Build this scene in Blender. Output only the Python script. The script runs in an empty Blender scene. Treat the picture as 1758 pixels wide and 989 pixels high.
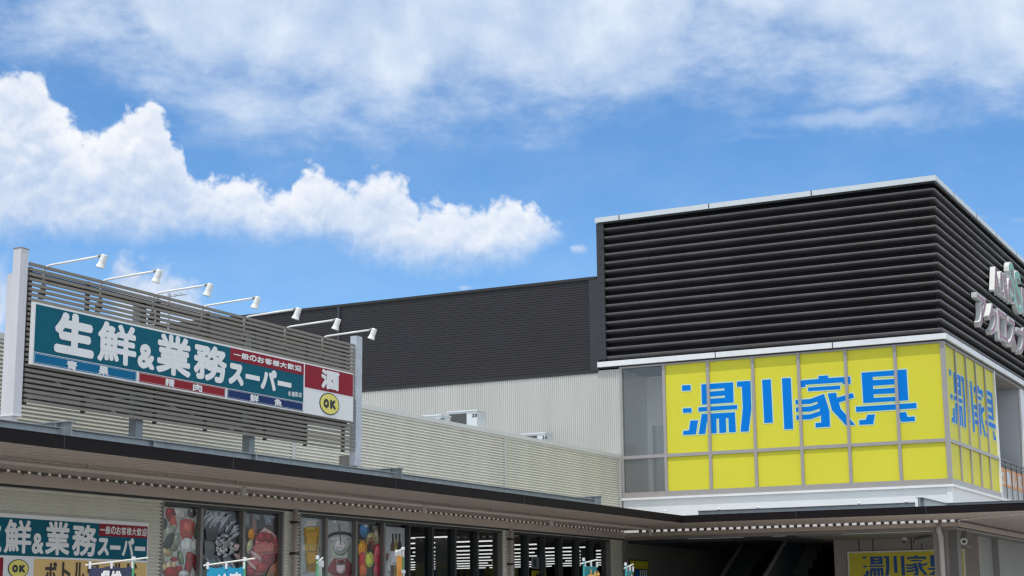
import bpy, math, random
import numpy as np
from mathutils import Vector
random.seed(7)
S = bpy.context.scene
C = S.collection
RAD = math.radians

# ------------------------------------------------------------------ camera
# site axes: +Y runs along the shop front away from the camera, +X to the right along the upper block, Z up (metres)
YAW, PITCH, ROLL, FOC = RAD(27.2073), RAD(11.0998), RAD(-.5628), 2872.78
IW, IH = 1758, 989
def _axes():
    cp, sp = math.cos(PITCH), math.sin(PITCH)
    fw = np.array([0, cp, sp]); r = np.array([1., 0, 0]); u = np.cross(r, fw)
    c, s = math.cos(ROLL), math.sin(ROLL)
    M = np.array([c*r + s*u, s*r - c*u, fw])
    Z = np.array([[math.cos(YAW), -math.sin(YAW), 0], [math.sin(YAW), math.cos(YAW), 0], [0, 0, 1]])
    return M @ Z.T
AX = _axes()
EYE = np.array([0, 0, 1.6])
def ray(x, y): return np.array([x - IW/2, y - IH/2, FOC]) @ AX
def onX(x, y, X): d = ray(x, y); return EYE + d*(X/d[0])          # point of a plane X = const
def onY(x, y, Y): d = ray(x, y); return EYE + d*(Y/d[1])
def atD(x, y, D): return EYE + ray(x, y)/FOC*D
cam = bpy.data.cameras.new('camera'); co = bpy.data.objects.new('camera', cam); C.objects.link(co)
cam.sensor_width = 36; cam.lens = 36*FOC/IW; cam.clip_end = 5000; cam.clip_start = .1
from mathutils import Matrix
co.matrix_world = Matrix(((AX[0][0], -AX[1][0], -AX[2][0], 0), (AX[0][1], -AX[1][1], -AX[2][1], 0), (AX[0][2], -AX[1][2], -AX[2][2], 1.6), (0, 0, 0, 1)))
S.camera = co

# main planes
XF, YF = -13.811, 35.043        # outer faces of the canopy
XW, YB, XR = -16.5, 37.8, -8.45  # shop wall, front and right side of the upper block
ZS = 3.6                         # canopy soffit

# ------------------------------------------------------------------ materials
def lin(r, g, b):
    f = lambda c: (c/255/12.92) if c/255 <= .04045 else ((c/255 + .055)/1.055)**2.4
    return (f(r), f(g), f(b))
MATS = {}
def mat(name, col, rough=.5, metal=0., var=.0, scale=3., streak=False, spec=.5, coat=0., emit=0., bump=0.):
    if name in MATS: return MATS[name]
    m = bpy.data.materials.new(name); m.use_nodes = True
    nt = m.node_tree; b = nt.nodes['Principled BSDF']
    b.inputs['Base Color'].default_value = (*col, 1); b.inputs['Roughness'].default_value = rough
    b.inputs['Metallic'].default_value = metal; b.inputs['Specular IOR Level'].default_value = spec
    b.inputs['Coat Weight'].default_value = coat; b.inputs['Coat Roughness'].default_value = .04
    if emit:
        b.inputs['Emission Color'].default_value = (*col, 1); b.inputs['Emission Strength'].default_value = emit
    if var or bump:
        tc = nt.nodes.new('ShaderNodeTexCoord'); mp = nt.nodes.new('ShaderNodeMapping')
        nt.links.new(tc.outputs['Object'], mp.inputs[0])
        if streak: mp.inputs['Scale'].default_value = (1, 1, .12)
        n = nt.nodes.new('ShaderNodeTexNoise'); n.inputs['Scale'].default_value = scale; n.inputs['Detail'].default_value = 6
        n.inputs['Roughness'].default_value = .65
        nt.links.new(mp.outputs[0], n.inputs['Vector'])
        if var:
            r = nt.nodes.new('ShaderNodeMapRange'); r.inputs[1].default_value = .25; r.inputs[2].default_value = .75
            r.inputs[3].default_value = 1 - var; r.inputs[4].default_value = 1 + var*.6
            nt.links.new(n.outputs['Fac'], r.inputs[0])
            x = nt.nodes.new('ShaderNodeVectorMath'); x.operation = 'SCALE'; x.inputs[0].default_value = col
            nt.links.new(r.outputs[0], x.inputs['Scale']); nt.links.new(x.outputs[0], b.inputs['Base Color'])
        if bump:
            bp = nt.nodes.new('ShaderNodeBump'); bp.inputs['Strength'].default_value = bump; bp.inputs['Distance'].default_value = .02
            nt.links.new(n.outputs['Fac'], bp.inputs['Height']); nt.links.new(bp.outputs[0], b.inputs['Normal'])
    MATS[name] = m
    return m
def glass(name, tint=(.8, .85, .85), refl=1.):
    if name in MATS: return MATS[name]
    m = bpy.data.materials.new(name); m.use_nodes = True; nt = m.node_tree
    nt.nodes.remove(nt.nodes['Principled BSDF']); out = nt.nodes['Material Output']
    t = nt.nodes.new('ShaderNodeBsdfTransparent'); t.inputs[0].default_value = (*tint, 1)
    g = nt.nodes.new('ShaderNodeBsdfGlossy'); g.inputs['Roughness'].default_value = .02; g.inputs[0].default_value = (refl, refl, refl, 1)
    f = nt.nodes.new('ShaderNodeFresnel'); f.inputs[0].default_value = 1.5
    mx = nt.nodes.new('ShaderNodeMixShader')
    nt.links.new(f.outputs[0], mx.inputs[0]); nt.links.new(t.outputs[0], mx.inputs[1]); nt.links.new(g.outputs[0], mx.inputs[2])
    nt.links.new(mx.outputs[0], out.inputs[0])
    MATS[name] = m
    return m
BEIGE = mat('beige_corrugated_steel', (.68, .665, .59), .5, var=.10, scale=1.6, streak=True)
RIBW = mat('pale_ribbed_steel', (.52, .525, .51), .5, var=.10, scale=1.4, streak=True)
DARKC = mat('charcoal_cladding', (.031, .029, .035), .55, spec=.3, var=.12, scale=.8)
DARKT = mat('charcoal_trim', (.04, .042, .05), .5, spec=.3, var=.15, scale=2)
LOUV = mat('dark_louvre_paint', (.072, .067, .072), .45, var=.28, scale=1.4, streak=True)
LBACK = mat('louvre_back_sheet', (.010, .010, .013), .7, spec=.1, var=.1)
ALU = mat('aluminium_coping', (.62, .66, .70), .38, .25, var=.04, scale=2)
WHITE = mat('white_painted_metal', (.74, .76, .79), .4, var=.10, scale=3, streak=True)
SOFW = mat('white_fascia_panel', (.70, .73, .77), .45, var=.05, scale=1.5, streak=True)
FASC = mat('dark_brown_fascia', (.010, .007, .009), .6, var=.15, scale=1.5, spec=.15)
SOFF = mat('taupe_soffit_sheet', (.50, .43, .385), .55, var=.07, scale=1.5)
GALV = mat('galvanised_steel', (.36, .40, .44), .45, .35, var=.28, scale=5)
SLAT = mat('warm_grey_slat', (.215, .195, .17), .45, var=.1, scale=4)
BLACKM = mat('black_steel', (.02, .02, .022), .5)
MULL = mat('grey_mullion', (.33, .31, .31), .4, var=.06, scale=4)
FRAME = mat('grey_shop_frame', (.20, .195, .19), .4, var=.05)
FRAMED = mat('dark_shop_frame', (.035, .04, .048), .4)
GLASSL = glass('lightened_glass', (.96, .97, .97))  # pale diffuse mixed in below to brighten the pane, light put into its colour
_n = GLASSL.node_tree; _d = _n.nodes.new('ShaderNodeBsdfDiffuse'); _d.inputs[0].default_value = (.62, .64, .66, 1); _m = _n.nodes.new('ShaderNodeMixShader'); _m.inputs[0].default_value = .13
_o = _n.nodes['Material Output']; _n.links.new(_o.inputs[0].links[0].from_socket, _m.inputs[1]); _n.links.new(_d.outputs[0], _m.inputs[2]); _n.links.new(_m.outputs[0], _o.inputs[0])
YEL = mat('yellow_window_film', (.65, .61, .055), .45, var=.04, scale=.7, spec=.1)
YELS = mat('yellow_sign_face', (.62, .53, .03), .4, var=.04)
BLUEL = mat('bright_blue_film', (.0, .185, .66), .5, spec=.1)
PALEL = mat('pale_letter_edge', (.55, .70, .50), .5, spec=.1)
SIGNW = mat('sign_white', (.78, .79, .82), .55, spec=.15)
TEAL = mat('sign_teal', (.0, .105, .165), .55, spec=.15, var=.03, scale=1)
SKYB = mat('sign_sky_blue', (.0, .13, .29), .55, spec=.15)
SRED = mat('sign_crimson', (.27, .018, .035), .55, spec=.15)
SRED2 = mat('sign_red_bar', (.26, .017, .027), .55, spec=.15)
NAVY = mat('sign_navy', (.012, .035, .14), .55, spec=.15)
SYEL = mat('sign_yellow_disc', (.78, .68, .14), .4)
BLACK = mat('sign_black', (.012, .015, .018), .4)
TAN = mat('sign_tan', (.72, .47, .17), .4)
CREAM = mat('grey_plaster', (.30, .30, .30), .7, var=.08, scale=1.5)
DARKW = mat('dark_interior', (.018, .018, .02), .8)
GREYC = mat('grey_brown_column', (.25, .225, .22), .5, var=.06)
GLASS = glass('clear_glass', (.96, .97, .97))
GLASSB = glass('tinted_glass', (.62, .66, .68))

# ------------------------------------------------------------------ mesh helpers
class MB:
    def __init__(s): s.v = []; s.f = []; s.m = []; s.mats = []
    def mi(s, m):
        if m not in s.mats: s.mats.append(m)
        return s.mats.index(m)
    def add(s, vs, fs, m):
        o = len(s.v); k = s.mi(m)
        s.v += [tuple(map(float, p)) for p in vs]
        for f in fs: s.f.append([i + o for i in f]); s.m.append(k)
        return s
    def box(s, x0, x1, y0, y1, z0, z1, m):
        x0, x1 = sorted((x0, x1)); y0, y1 = sorted((y0, y1)); z0, z1 = sorted((z0, z1))
        return s.add([(x0,y0,z0),(x1,y0,z0),(x1,y1,z0),(x0,y1,z0),(x0,y0,z1),(x1,y0,z1),(x1,y1,z1),(x0,y1,z1)],
                     [(0,3,2,1),(4,5,6,7),(0,1,5,4),(1,2,6,5),(2,3,7,6),(3,0,4,7)], m)
    def tube(s, pts, r, m, n=10, caps=True):
        pts = [Vector(p) for p in pts]; rs = r if isinstance(r, (list, tuple)) else [r]*len(pts)
        rings = []; up = None
        for i, p in enumerate(pts):
            t = (pts[min(i+1, len(pts)-1)] - pts[max(i-1, 0)]).normalized()
            if up is None: up = Vector((0,0,1)) if abs(t.z) < .9 else Vector((1,0,0))
            a = t.cross(up).normalized(); b = a.cross(t).normalized(); up = b
            rings.append([p + (a*math.cos(2*math.pi*k/n) + b*math.sin(2*math.pi*k/n))*rs[i] for k in range(n)])
        vs = [q for g in rings for q in g]; fs = []
        for i in range(len(pts)-1):
            for k in range(n):
                k2 = (k+1) % n
                fs.append((i*n+k, i*n+k2, (i+1)*n+k2, (i+1)*n+k))
        if caps: fs += [tuple(range(n))[::-1], tuple((len(pts)-1)*n + k for k in range(n))]
        return s.add(vs, fs, m)
    def prof(s, prof, axis, a0, a1, m, closed=False):
        """extrude a profile of (p, z) pairs along an axis: axis 'y': p is x; axis 'x': p is y"""
        vs = []; n = len(prof)
        for a in (a0, a1):
            for p, z in prof: vs.append((p, a, z) if axis == 'y' else (a, p, z))
        fs = [(i, i+1, n+i+1, n+i) for i in range(n-1)]
        if closed: fs += [(n-1, 0, n, 2*n-1), tuple(range(n)), tuple(range(2*n-1, n-1, -1))]
        return s.add(vs, fs, m)
    def flat(s, plane, pos, poly, m, th=0.):
        """polygon (a, b) laid on plane 'x' (a = y) or 'y' (a = x); th = thickness towards the viewer"""
        P = (lambda a, b, d: (pos + d, a, b)) if plane == 'x' else (lambda a, b, d: (a, pos - d, b))
        n = len(poly); vs = [P(a, b, th) for a, b in poly]; fs = [tuple(range(n))]
        if th:
            vs += [P(a, b, 0) for a, b in poly]
            fs += [(i, n+i, n+(i+1) % n, (i+1) % n) for i in range(n)]
        return s.add(vs, fs, m)
    def build(s, name, parent=None, origin=None, smooth=False):
        org = Vector(origin) if origin is not None else (Vector(ORG[parent.name]) if parent else Vector((0,0,0)))
        me = bpy.data.meshes.new(name)
        me.from_pydata([(x-org.x, y-org.y, z-org.z) for x, y, z in s.v], [], s.f)
        for m in s.mats: me.materials.append(m)
        me.polygons.foreach_set('material_index', s.m)
        if smooth: me.polygons.foreach_set('use_smooth', [True]*len(s.f))
        me.update()
        o = bpy.data.objects.new(name, me); C.objects.link(o)
        if parent: o.parent = parent
        else: o.location = org
        ORG[o.name] = tuple(org)
        return o
ORG = {}
def thing(name, label, cat, loc, group=None):
    o = bpy.data.objects.new(name, None); C.objects.link(o); o.location = loc; o.empty_display_size = .2
    ORG[o.name] = tuple(loc); tag(o, label, cat, group)
    return o
def tag(o, label, cat, group=None):
    o['label'] = label; o['category'] = cat
    if group: o['group'] = group
    return o
def dup(root, loc, label=None):
    r = root.copy(); C.objects.link(r); r.location = loc
    if label: r['label'] = label
    for ch in list(root.children):
        c = ch.copy(); C.objects.link(c); c.parent = r
        for g in list(ch.children):
            d = g.copy(); C.objects.link(d); d.parent = c
    return r
def ell(cx, cy, rx, ry, rot=0, n=18):
    c, s = math.cos(RAD(rot)), math.sin(RAD(rot)); out = []
    for k in range(n):
        a = 2*math.pi*k/n; x, y = rx*math.cos(a), ry*math.sin(a)
        out.append((cx + x*c - y*s, cy + x*s + y*c))
    return out

# glyphs from Blender's own built-in font, as flat meshes normalised to a unit box
GL = {}
def curve_mesh(curve):
    o = bpy.data.objects.new('tmp', curve); C.objects.link(o)
    dg = bpy.context.evaluated_depsgraph_get(); dg.update()
    me = bpy.data.meshes.new_from_object(o.evaluated_get(dg))
    vs = [tuple(v.co) for v in me.vertices]; fs = [tuple(p.vertices) for p in me.polygons]
    bpy.data.objects.remove(o); bpy.data.meshes.remove(me)
    return vs, fs
def glyph(ch):
    if ch not in GL:
        c = bpy.data.curves.new('g', 'FONT'); c.body = ch; c.resolution_u = 4
        vs, fs = curve_mesh(c); bpy.data.curves.remove(c)
        xs = [v[0] for v in vs]; ys = [v[1] for v in vs]
        x0, x1, y0, y1 = min(xs), max(xs), min(ys), max(ys)
        GL[ch] = ([((x-x0)/(x1-x0), (y-y0)/(y1-y0)) for x, y, _ in vs], fs)
    return GL[ch]
def put_glyph(mb, ch, plane, pos, a0, a1, b0, b1, m, bold=0., depth=.0):
    vs, fs = glyph(ch)
    offs = [(0, 0)]
    if bold: offs += [(bold*math.cos(k*math.pi/4), bold*math.sin(k*math.pi/4)) for k in range(8)]
    for i, (da, db) in enumerate(offs):
        d = depth + i*.00025
        q = [(a0 + bold + u*(a1-a0-2*bold) + da, b0 + bold + w*(b1-b0-2*bold) + db) for u, w in vs]
        mb.add([(pos + d, a, b) if plane == 'x' else (a, pos - d, b) for a, b in q], fs, m)
def put_text(mb, text, plane, pos, a0, a1, b0, b1, m, bold=0., gap=.06, thin=None):
    n = len(text); w = (a1 - a0)/n
    for i, ch in enumerate(text):
        c0, c1, d0, d1 = a0 + (i+gap)*w, a0 + (i+1-gap)*w, b0, b1
        if ch in '一ー': d0, d1 = b0 + (b1-b0)*.42, b0 + (b1-b0)*.58
        put_glyph(mb, ch, plane, pos, c0, c1, d0, d1, m, bold)
def shape(polys):
    """filled outline with holes -> (verts, faces) in 2-D"""
    c = bpy.data.curves.new('s', 'CURVE'); c.dimensions = '2D'; c.fill_mode = 'BOTH'
    for p in polys:
        sp = c.splines.new('POLY'); sp.points.add(len(p)-1); sp.use_cyclic_u = True
        for q, (x, y) in zip(sp.points, p): q.co = (x, y, 0, 1)
    r = curve_mesh(c); bpy.data.curves.remove(c)
    return [(v[0], v[1]) for v in r[0]], r[1]

# ------------------------------------------------------------------ ground
g = MB(); g.add([(-1500,-1500,0),(1500,-1500,0),(1500,1500,0),(-1500,1500,0)], [(0,1,2,3)], mat('asphalt', (.17,.165,.16), .9, var=.25, scale=.7, bump=.3))
o = g.build('ground'); o['kind'] = 'structure'
g = MB(); g.box(XW, XF + 2.4, -12, YF - 4.5, .0, .12, mat('concrete_paving', (.46,.44,.41), .85, var=.15, scale=1.5))
g.box(XW, XR + 5.2, YF - 4.5, 70, .0, .12, MATS['concrete_paving'])
o = g.build('pavement'); o['kind'] = 'structure'
g = MB(); PAINT = mat('white_road_paint', (.68,.68,.66), .8, var=.2, scale=5)
for k in range(16): g.box(-9.5, -4.7, -10 + k*2.6, -9.88 + k*2.6, .0, .004, PAINT)
o = g.build('parking_markings'); o['kind'] = 'structure'

# ------------------------------------------------------------------ ribbed walls
def ribs(mb, plane, pos, a0, a1, z0, z1, pitch, depth, m, flat=.58, valley=.18, lean=0.):
    """sheet with horizontal ribs; plane 'x' runs along y, 'y' runs along x"""
    sg = 1 if plane == 'x' else -1
    sl = (1 - flat - valley)/2; P = []; z = z0
    while z < z1 - 1e-6:
        for u, d in ((0, 1), (flat, 1 - lean), (flat+sl, 0), (flat+sl+valley, 0)):
            zz = z + u*pitch
            if zz < z1: P.append((pos + sg*d*depth, zz))
        z += pitch
    P.append((pos + sg*depth, z1))
    mb.prof(P, 'y' if plane == 'x' else 'x', a0, a1, m)
def vribs(mb, Y, x0, x1, z0, z1, pitch, depth, m):
    P = []; x = x0
    while x < x1:
        for u, d in ((0, 1), (.5, 1), (.62, 0), (.88, 0)):
            if x + u*pitch < x1: P.append((x + u*pitch, Y - d*depth))
        x += pitch
    P.append((x1, Y - depth)); n = len(P)
    mb.add([(a, b, z0) for a, b in P] + [(a, b, z1) for a, b in P], [(i, i+1, n+i+1, n+i) for i in range(n-1)], m)

# ------------------------------------------------------------------ supermarket
ZT = 5.40
sm = thing('supermarket_building', 'low beige corrugated supermarket with large shop windows under the dark canopy', 'building', (XW - 6, 25, 0))
WIN = [(20.33, 23.55, [21.33, 22.44]), (24.0, 31.5, [24.86, 25.83, 26.79, 27.70, 28.59, 29.49, 30.42]), (31.98, 37.05, [32.70, 33.5, 34.39, 35.29, 36.09])]
w = MB()
ZWT = 3.37
YS = -14.
edges = [YS] + [e for a, b, _ in WIN for e in (a, b)] + [YB - .02]
for i in range(0, len(edges), 2): ribs(w, 'x', XW, edges[i], edges[i+1], .1, ZWT, .056, .034, BEIGE, .52, .34, .32)
ribs(w, 'x', XW, YS, YB - .02, ZWT, ZT - .02, .056, .034, BEIGE, .52, .34, .32)
w.box(XW - .22, XW - .03, YS, YB - .02, ZWT + .02, ZT - .03, BEIGE)
for i in range(0, len(edges), 2): w.box(XW - .22, XW - .03, edges[i], edges[i+1], .1, ZWT + .02, BEIGE)
w.build('wall', sm)
for y in [float(onX(a, b, XW)[1]) for a, b in ((502, 745), (866, 780))] + [YB - .07]:
    w = MB(); w.box(XW + .004, XW + .042, y - .045, y + .045, 3.75, ZT - .065, RIBW); w.build('joint_cover', sm)
w = MB(); w.box(XW - .26, XW + .04, YS, YB - .04, ZT - .02, ZT + .06, mat('pale_coping_paint', (.62,.63,.62), .6, var=.05)); w.box(XW - .2, XW + .022, YS, YB - .04, ZT - .06, ZT - .022, RIBW)
w.build('parapet_coping', sm)
w = MB(); w.box(-46, XW - .24, YS, YB - .1, 4.75, 4.85, mat('grey_roof_sheet', (.4,.41,.41), .6, var=.1)); w.build('roof', sm)
# shop room seen through the glass
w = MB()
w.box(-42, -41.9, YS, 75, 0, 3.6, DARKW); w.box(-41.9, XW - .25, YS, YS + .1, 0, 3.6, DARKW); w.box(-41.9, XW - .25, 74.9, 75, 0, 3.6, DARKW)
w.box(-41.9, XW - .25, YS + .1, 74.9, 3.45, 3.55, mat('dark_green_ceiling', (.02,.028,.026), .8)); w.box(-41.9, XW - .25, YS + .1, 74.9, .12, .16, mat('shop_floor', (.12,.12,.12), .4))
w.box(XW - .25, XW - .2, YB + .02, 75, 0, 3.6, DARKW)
for xp in (729, 763, 1010): y = float(onX(xp, 950, -17.3)[1]); w.box(-17.45, -17.15, y - .12, y + .12, .16, 3.18, mat('shop_pillar', (.30,.32,.34), .6))
for y in (20, 23.8, 27.5):
    w.box(-18.6, -17.4, y, y + 2.6, .16, 1.7, mat('shop_shelf', (.05,.05,.05), .7))
for k in range(90):
    yk, xk = random.uniform(20, 50), random.uniform(-24, -17.6); hk = random.uniform(.15, .4)
    w.box(xk, xk + random.uniform(.2, .5), yk, yk + random.uniform(.2, .6), 1.7, 1.7 + hk, mat('goods_%d' % (k % 5), [(.35,.08,.05),(.4,.32,.08),(.08,.2,.1),(.35,.35,.33),(.06,.1,.25)][k % 5], .5))
for yk in (29.2, 33.1, 36.0, 41): w.box(-18.2, -17.9, yk, yk + 1.4, .16, 1.9, mat('shop_shelf', (.05,.05,.05), .7))
for yk in (30.2, 35.4): w.box(-18.6, -18.57, yk, yk + .9, 2.35, 2.75, mat('hanging_sign_board', (.4,.36,.12), .6))
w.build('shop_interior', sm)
# window groups
def shop_window(a, b, ms, dark_from):
    f = MB(); t = .05
    f.box(XW - .16, XW + .03, a, a + t, .12, ZWT, FRAME); f.box(XW - .16, XW + .03, b - t, b, .12, ZWT, FRAME)
    f.box(XW - .16, XW + .025, a + t, b - t, ZWT - t, ZWT - .001, FRAMED); f.box(XW - .16, XW + .025, a + t, b - t, .12, .3, FRAME)
    for y in ms:
        mm = FRAME if y < dark_from else FRAMED
        f.box(XW - .15, XW + .02, y - .035, y + .035, .3, ZWT - t, mm)
    fr = f.build('window', sm)
    ed = [a + t - .035] + ms + [b - t + .035]
    for p, q in zip(ed[:-1], ed[1:]):
        k = MB(); k.flat('x', XW - .07, [(p + .035, .3), (q - .035, .3), (q - .035, ZWT - t), (p + .035, ZWT - t)], GLASS if p < 27 else GLASSB); k.build('pane', fr)
for a, b, ms in WIN: shop_window(a, b, ms, 27.)
# ledger under the gap between soffit and wall
w = MB(); w.box(XW + .022, XW + .11, YS, YB - .06, 3.42, 3.572, SOFF); w.box(XW + .022, XW + .05, YS, YB - .06, 3.385, 3.418, DARKT)  # charcoal strip beneath stands in for the ledger's shadow line
w.build('wall_ledger', sm)

# ------------------------------------------------------------------ ceiling tubes in the shop
TUBE = mat('lit_tube', (1., .98, .93), .5, emit=1.05)
tl = thing('ceiling_tube_light', 'long lit white fluorescent tube row on the dark supermarket ceiling, seen through the shop glass', 'ceiling light', (-22, 27.75, 3.2), 'rows of tube lights inside the supermarket')
for k in range(7): w = MB(); w.tube([(-34 + k*2.46, 27.75, 3.2), (-34 + k*2.46 + 2.3, 27.75, 3.2)], .015, TUBE, 8); w.build('tube', tl)
w = MB(); w.box(-34, -16.8, 27.73, 27.77, 3.225, 3.26, BLACKM)
for x in (-25, -19.5): w.box(x - .01, x + .01, 27.74, 27.76, 3.26, 3.45, BLACKM)
w.build('housing', tl)
for k in range(1, 11): dup(tl, (-22, 27.75 + 2.22*k, 3.2))

# ------------------------------------------------------------------ furniture store block (upper right) with its rear wing
fs = thing('furniture_store_building', 'two storey block with black louvred top, yellow filmed windows and a dark rear wing', 'building', (-13, 44, 0))
XL = -16.43      # left edge of the glazing
YE = 43.27       # far end of the glazing on the right side
ZG0, ZG1 = 4.40, 7.64
# rear wing wall
w = MB(); vribs(w, YB + .02, -45, XL - .03, 3.6, 7.60, .056, .018, RIBW); w.box(-45, XL - .03, YB + .05, YB + .25, 3.5, 7.6, RIBW); w.build('ribbed_wall', fs)
w = MB(); ribs(w, 'y', YB + .01, -45, -17.02, 7.60, 9.93, .064, .009, DARKC, .62, .20); w.box(-45, -17.02, YB + .03, YB + .3, 7.62, 9.93, DARKC); w.build('cladding', fs)
w = MB(); w.box(-45, -17.04, YB - .03, YB + .3, 9.932, 10.0, BLACKM); w.box(-45, -17.04, YB - .012, YB + .02, 7.54, 7.598, BLACKM)
x = onY(582, 530, YB)[0]; w.box(x - .05, x + .05, YB - .03, YB - .006, 7.62, 9.92, DARKT); w.build('wall_trim', fs)
# louvre box
ZL0, ZL1 = 7.83, 11.36
w = MB(); w.box(-16.82, XR - .14, YB + .14, YB + .2, ZL0 - .02, ZL1, LBACK); w.box(XR - .2, XR - .14, YB + .2, 72, ZL0 - .02, ZL1, LBACK)
w.box(-17.0, -16.82, YB + .02, 72, 7.64, ZL1, DARKC); w.box(-16.82, XR - .2, 71.9, 72, 7.64, ZL1, DARKC)
w.build('louvre_backing', fs)
nl = 16; pitch = .2185; lo = MB()
for k in range(nl):
    z = 11.205 - k*pitch
    pr_ = [(.13, -.012), (.02, .018), (.004, .012), (-.004, -.004), (-.004, -.030), (.006, -.042), (.02, -.048), (.13, -.085)]
    n = len(pr_); vs = []
    for (d, dz) in pr_: vs.append((-16.80, YB + d, z + dz))
    for (d, dz) in pr_: vs.append((XR - d, YB + d, z + dz))
    for (d, dz) in pr_: vs.append((XR - d, 71.9, z + dz))
    fcs = []
    for s0 in (0, n):
        fcs += [(s0+i, s0+(i+1) % n, s0+n+(i+1) % n, s0+n+i) for i in range(n)]
    fcs += [tuple(range(n)), tuple(range(3*n-1, 2*n-1, -1))]
    lo.add(vs, fcs, LOUV)
    for q in range(8):      # screws and splice joints
        xx = -15.9 + q*.95 + (k % 3)*.31
        if xx < XR - .2: lo.box(xx, xx + .03, YB - .010, YB - .003, z - .026, z - .010, BLACKM)
    for q in range(18):
        yy = 38.6 + q*.95 + (k % 3)*.31
        lo.box(XR + .003, XR + .010, yy, yy + .03, z - .026, z - .010, BLACKM)
lo.build('louvre', fs)
w = MB(); w.box(-17.0, -16.80, YB - .035, YB + .0, 7.86, 11.352, DARKT); w.box(-17.24, -17.003, YB - .02, YB + .01, 7.60, 9.93, DARKT)
for k in range(16): w.tube([(-16.9, YB - .036, 11.15 - .2185*k), (-16.9, YB - .05, 11.15 - .2185*k)], .014, BLACKM, 6)
w.build('corner_trim', fs)
w = MB()
def strip(mb, o, z0, z1, m, joints=()):
    mb.box(-17.02, XR + o, YB - o, YB + .5, z0, z1, m)
    mb.box(XR - .5, XR + o, YB + .5, 72, z0, z1, m)
    for x in joints: mb.box(x - .012, x + .012, YB - o - .004, YB - o + .002, z0 - .004, z1 + .004, DARKT)
strip(w, .06, 11.375, 11.50, ALU, (-16.35, -13.95, -11.35))
for y in (39.6, 42.1, 44.6, 47.3, 50): w.box(XR + .058, XR + .064, y - .012, y + .012, 11.371, 11.504, DARKT)
w.box(-16.95, XR + .02, YB - .02, YB + .48, 11.335, 11.372, BLACKM); w.box(XR - .48, XR + .02, YB + .48, 71.9, 11.335, 11.372, BLACKM)
w.build('roof_coping', fs)
w = MB(); w.box(-16.9, XR - .5, YB + .5, 71.8, 11.36, 11.42, MATS['grey_roof_sheet']); w.box(-45, -17.05, YB + .32, 71.8, 9.8, 9.9, MATS['grey_roof_sheet']); w.build('roof', fs)
w = MB(); strip(w, .085, 7.672, 7.80, WHITE, (-13.9, -11.0)); w.box(-16.9, XR + .03, YB - .02, YB + .4, ZG1, 7.67, DARKT); w.box(XR - .4, XR + .03, YB + .4, 60, ZG1, 7.67, DARKT)
w.box(-17.0, XR, YB + .4, 60, 7.58, 7.668, CREAM)
w.build('ledge', fs)
# glazing
cols = [XL, -15.285, -14.14, -13.0, -11.87, -10.735, -9.575, XR - .03]
rcol = [YB + .03, 38.93, 40.02, 41.08, 42.15, YE]
ZM = 5.39
w = MB(); h = .037
for i, x in enumerate(cols[:-1]): w.box(x - h, x + h, YB - .012, YB + .10, ZG0 + .13, ZG1, MULL)
w.box(XR - .085, XR + .012, YB - .012, YB + .085, ZG0 + .13, ZG1, MULL)
for a, b in zip(cols[:-1], cols[1:]):
    b2 = b - h if b < XR - .1 else XR - .085
    for z0, z1 in ((ZM - .04, ZM + .04), (ZG1 - .04, ZG1 - .001)): w.box(a + h, b2, YB - .008, YB + .09, z0, z1, MULL)
w.box(XL - h, XR + .010, YB - .010, YB + .10, ZG0, ZG0 + .13, MULL); w.box(XR - .10, XR + .010, YB + .10, YE, ZG0, ZG0 + .13, MULL)
for y in rcol[1:-1]: w.box(XR - .10, XR + .010, y - .03, y + .03, ZG0 + .13, ZG1, MULL)
for a, b in zip(rcol[:-1], rcol[1:]):
    a2 = a + .03 if a > YB + .1 else YB + .085
    for z0, z1 in ((ZM - .04, ZM + .04), (ZG1 - .04, ZG1 - .001)): w.box(XR - .09, XR + .008, a2, b - .03, z0, z1, MULL)
w.build('window_frame', fs)
w = MB(); w.box(XR - .14, XR + .02, YE - .03, YE + .06, 4.36, ZG1, WHITE); w.build('end_post', fs)
PG = .028    # film set back from the mullion face
for i in range(7):
    a, b = cols[i] + h, (cols[i+1] - h if i < 6 else XR - .085)
    for z0, z1 in ((ZG0 + .13, ZM - .04), (ZM + .04, ZG1 - .04)):
        k = MB()
        if i == 0: k.flat('y', YB + PG, [(a, z0), (b, z0), (b, z1), (a, z1)], GLASSL)
        else: k.box(a, b, YB + PG, YB + PG + .012, z0, z1, YEL)
        p = k.build('window_pane', fs)
        p['label'] = 'clear glass pane' if i == 0 else 'yellow filmed pane'
for i in range(5):
    a, b = rcol[i] + .03 if i else YB + .085, rcol[i+1] - .03
    for z0, z1 in ((ZG0 + .13, ZM - .04), (ZM + .04, ZG1 - .04)):
        k = MB(); k.box(XR - PG - .012, XR - PG, a, b, z0, z1, YEL); k.build('window_pane', fs)
# room behind the clear panes
w = MB(); RM = mat('grey_room_wall', (.88,.89,.89), .7, var=.04)
w.box(XL - .05, XL + .02, YB + .12, 42, 4.3, 7.6, RM); w.box(XL + .02, -14.2, 39.4, 39.5, 4.3, 7.6, RM); w.box(XL + .02, -14.2, YB + .12, 39.4, 4.3, 4.4, RM)
w.box(-14.3, -14.2, YB + .12, 39.4, 4.4, 7.58, RM)
w.box(-16.2, -16.16, 39.1, 39.4, 4.4, 6.3, RM); w.box(-16.16, -15.4, 39.32, 39.36, 4.4, 6.3, mat('pale_partition', (.55,.6,.62), .5))
w.build('stair_room', fs)
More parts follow.
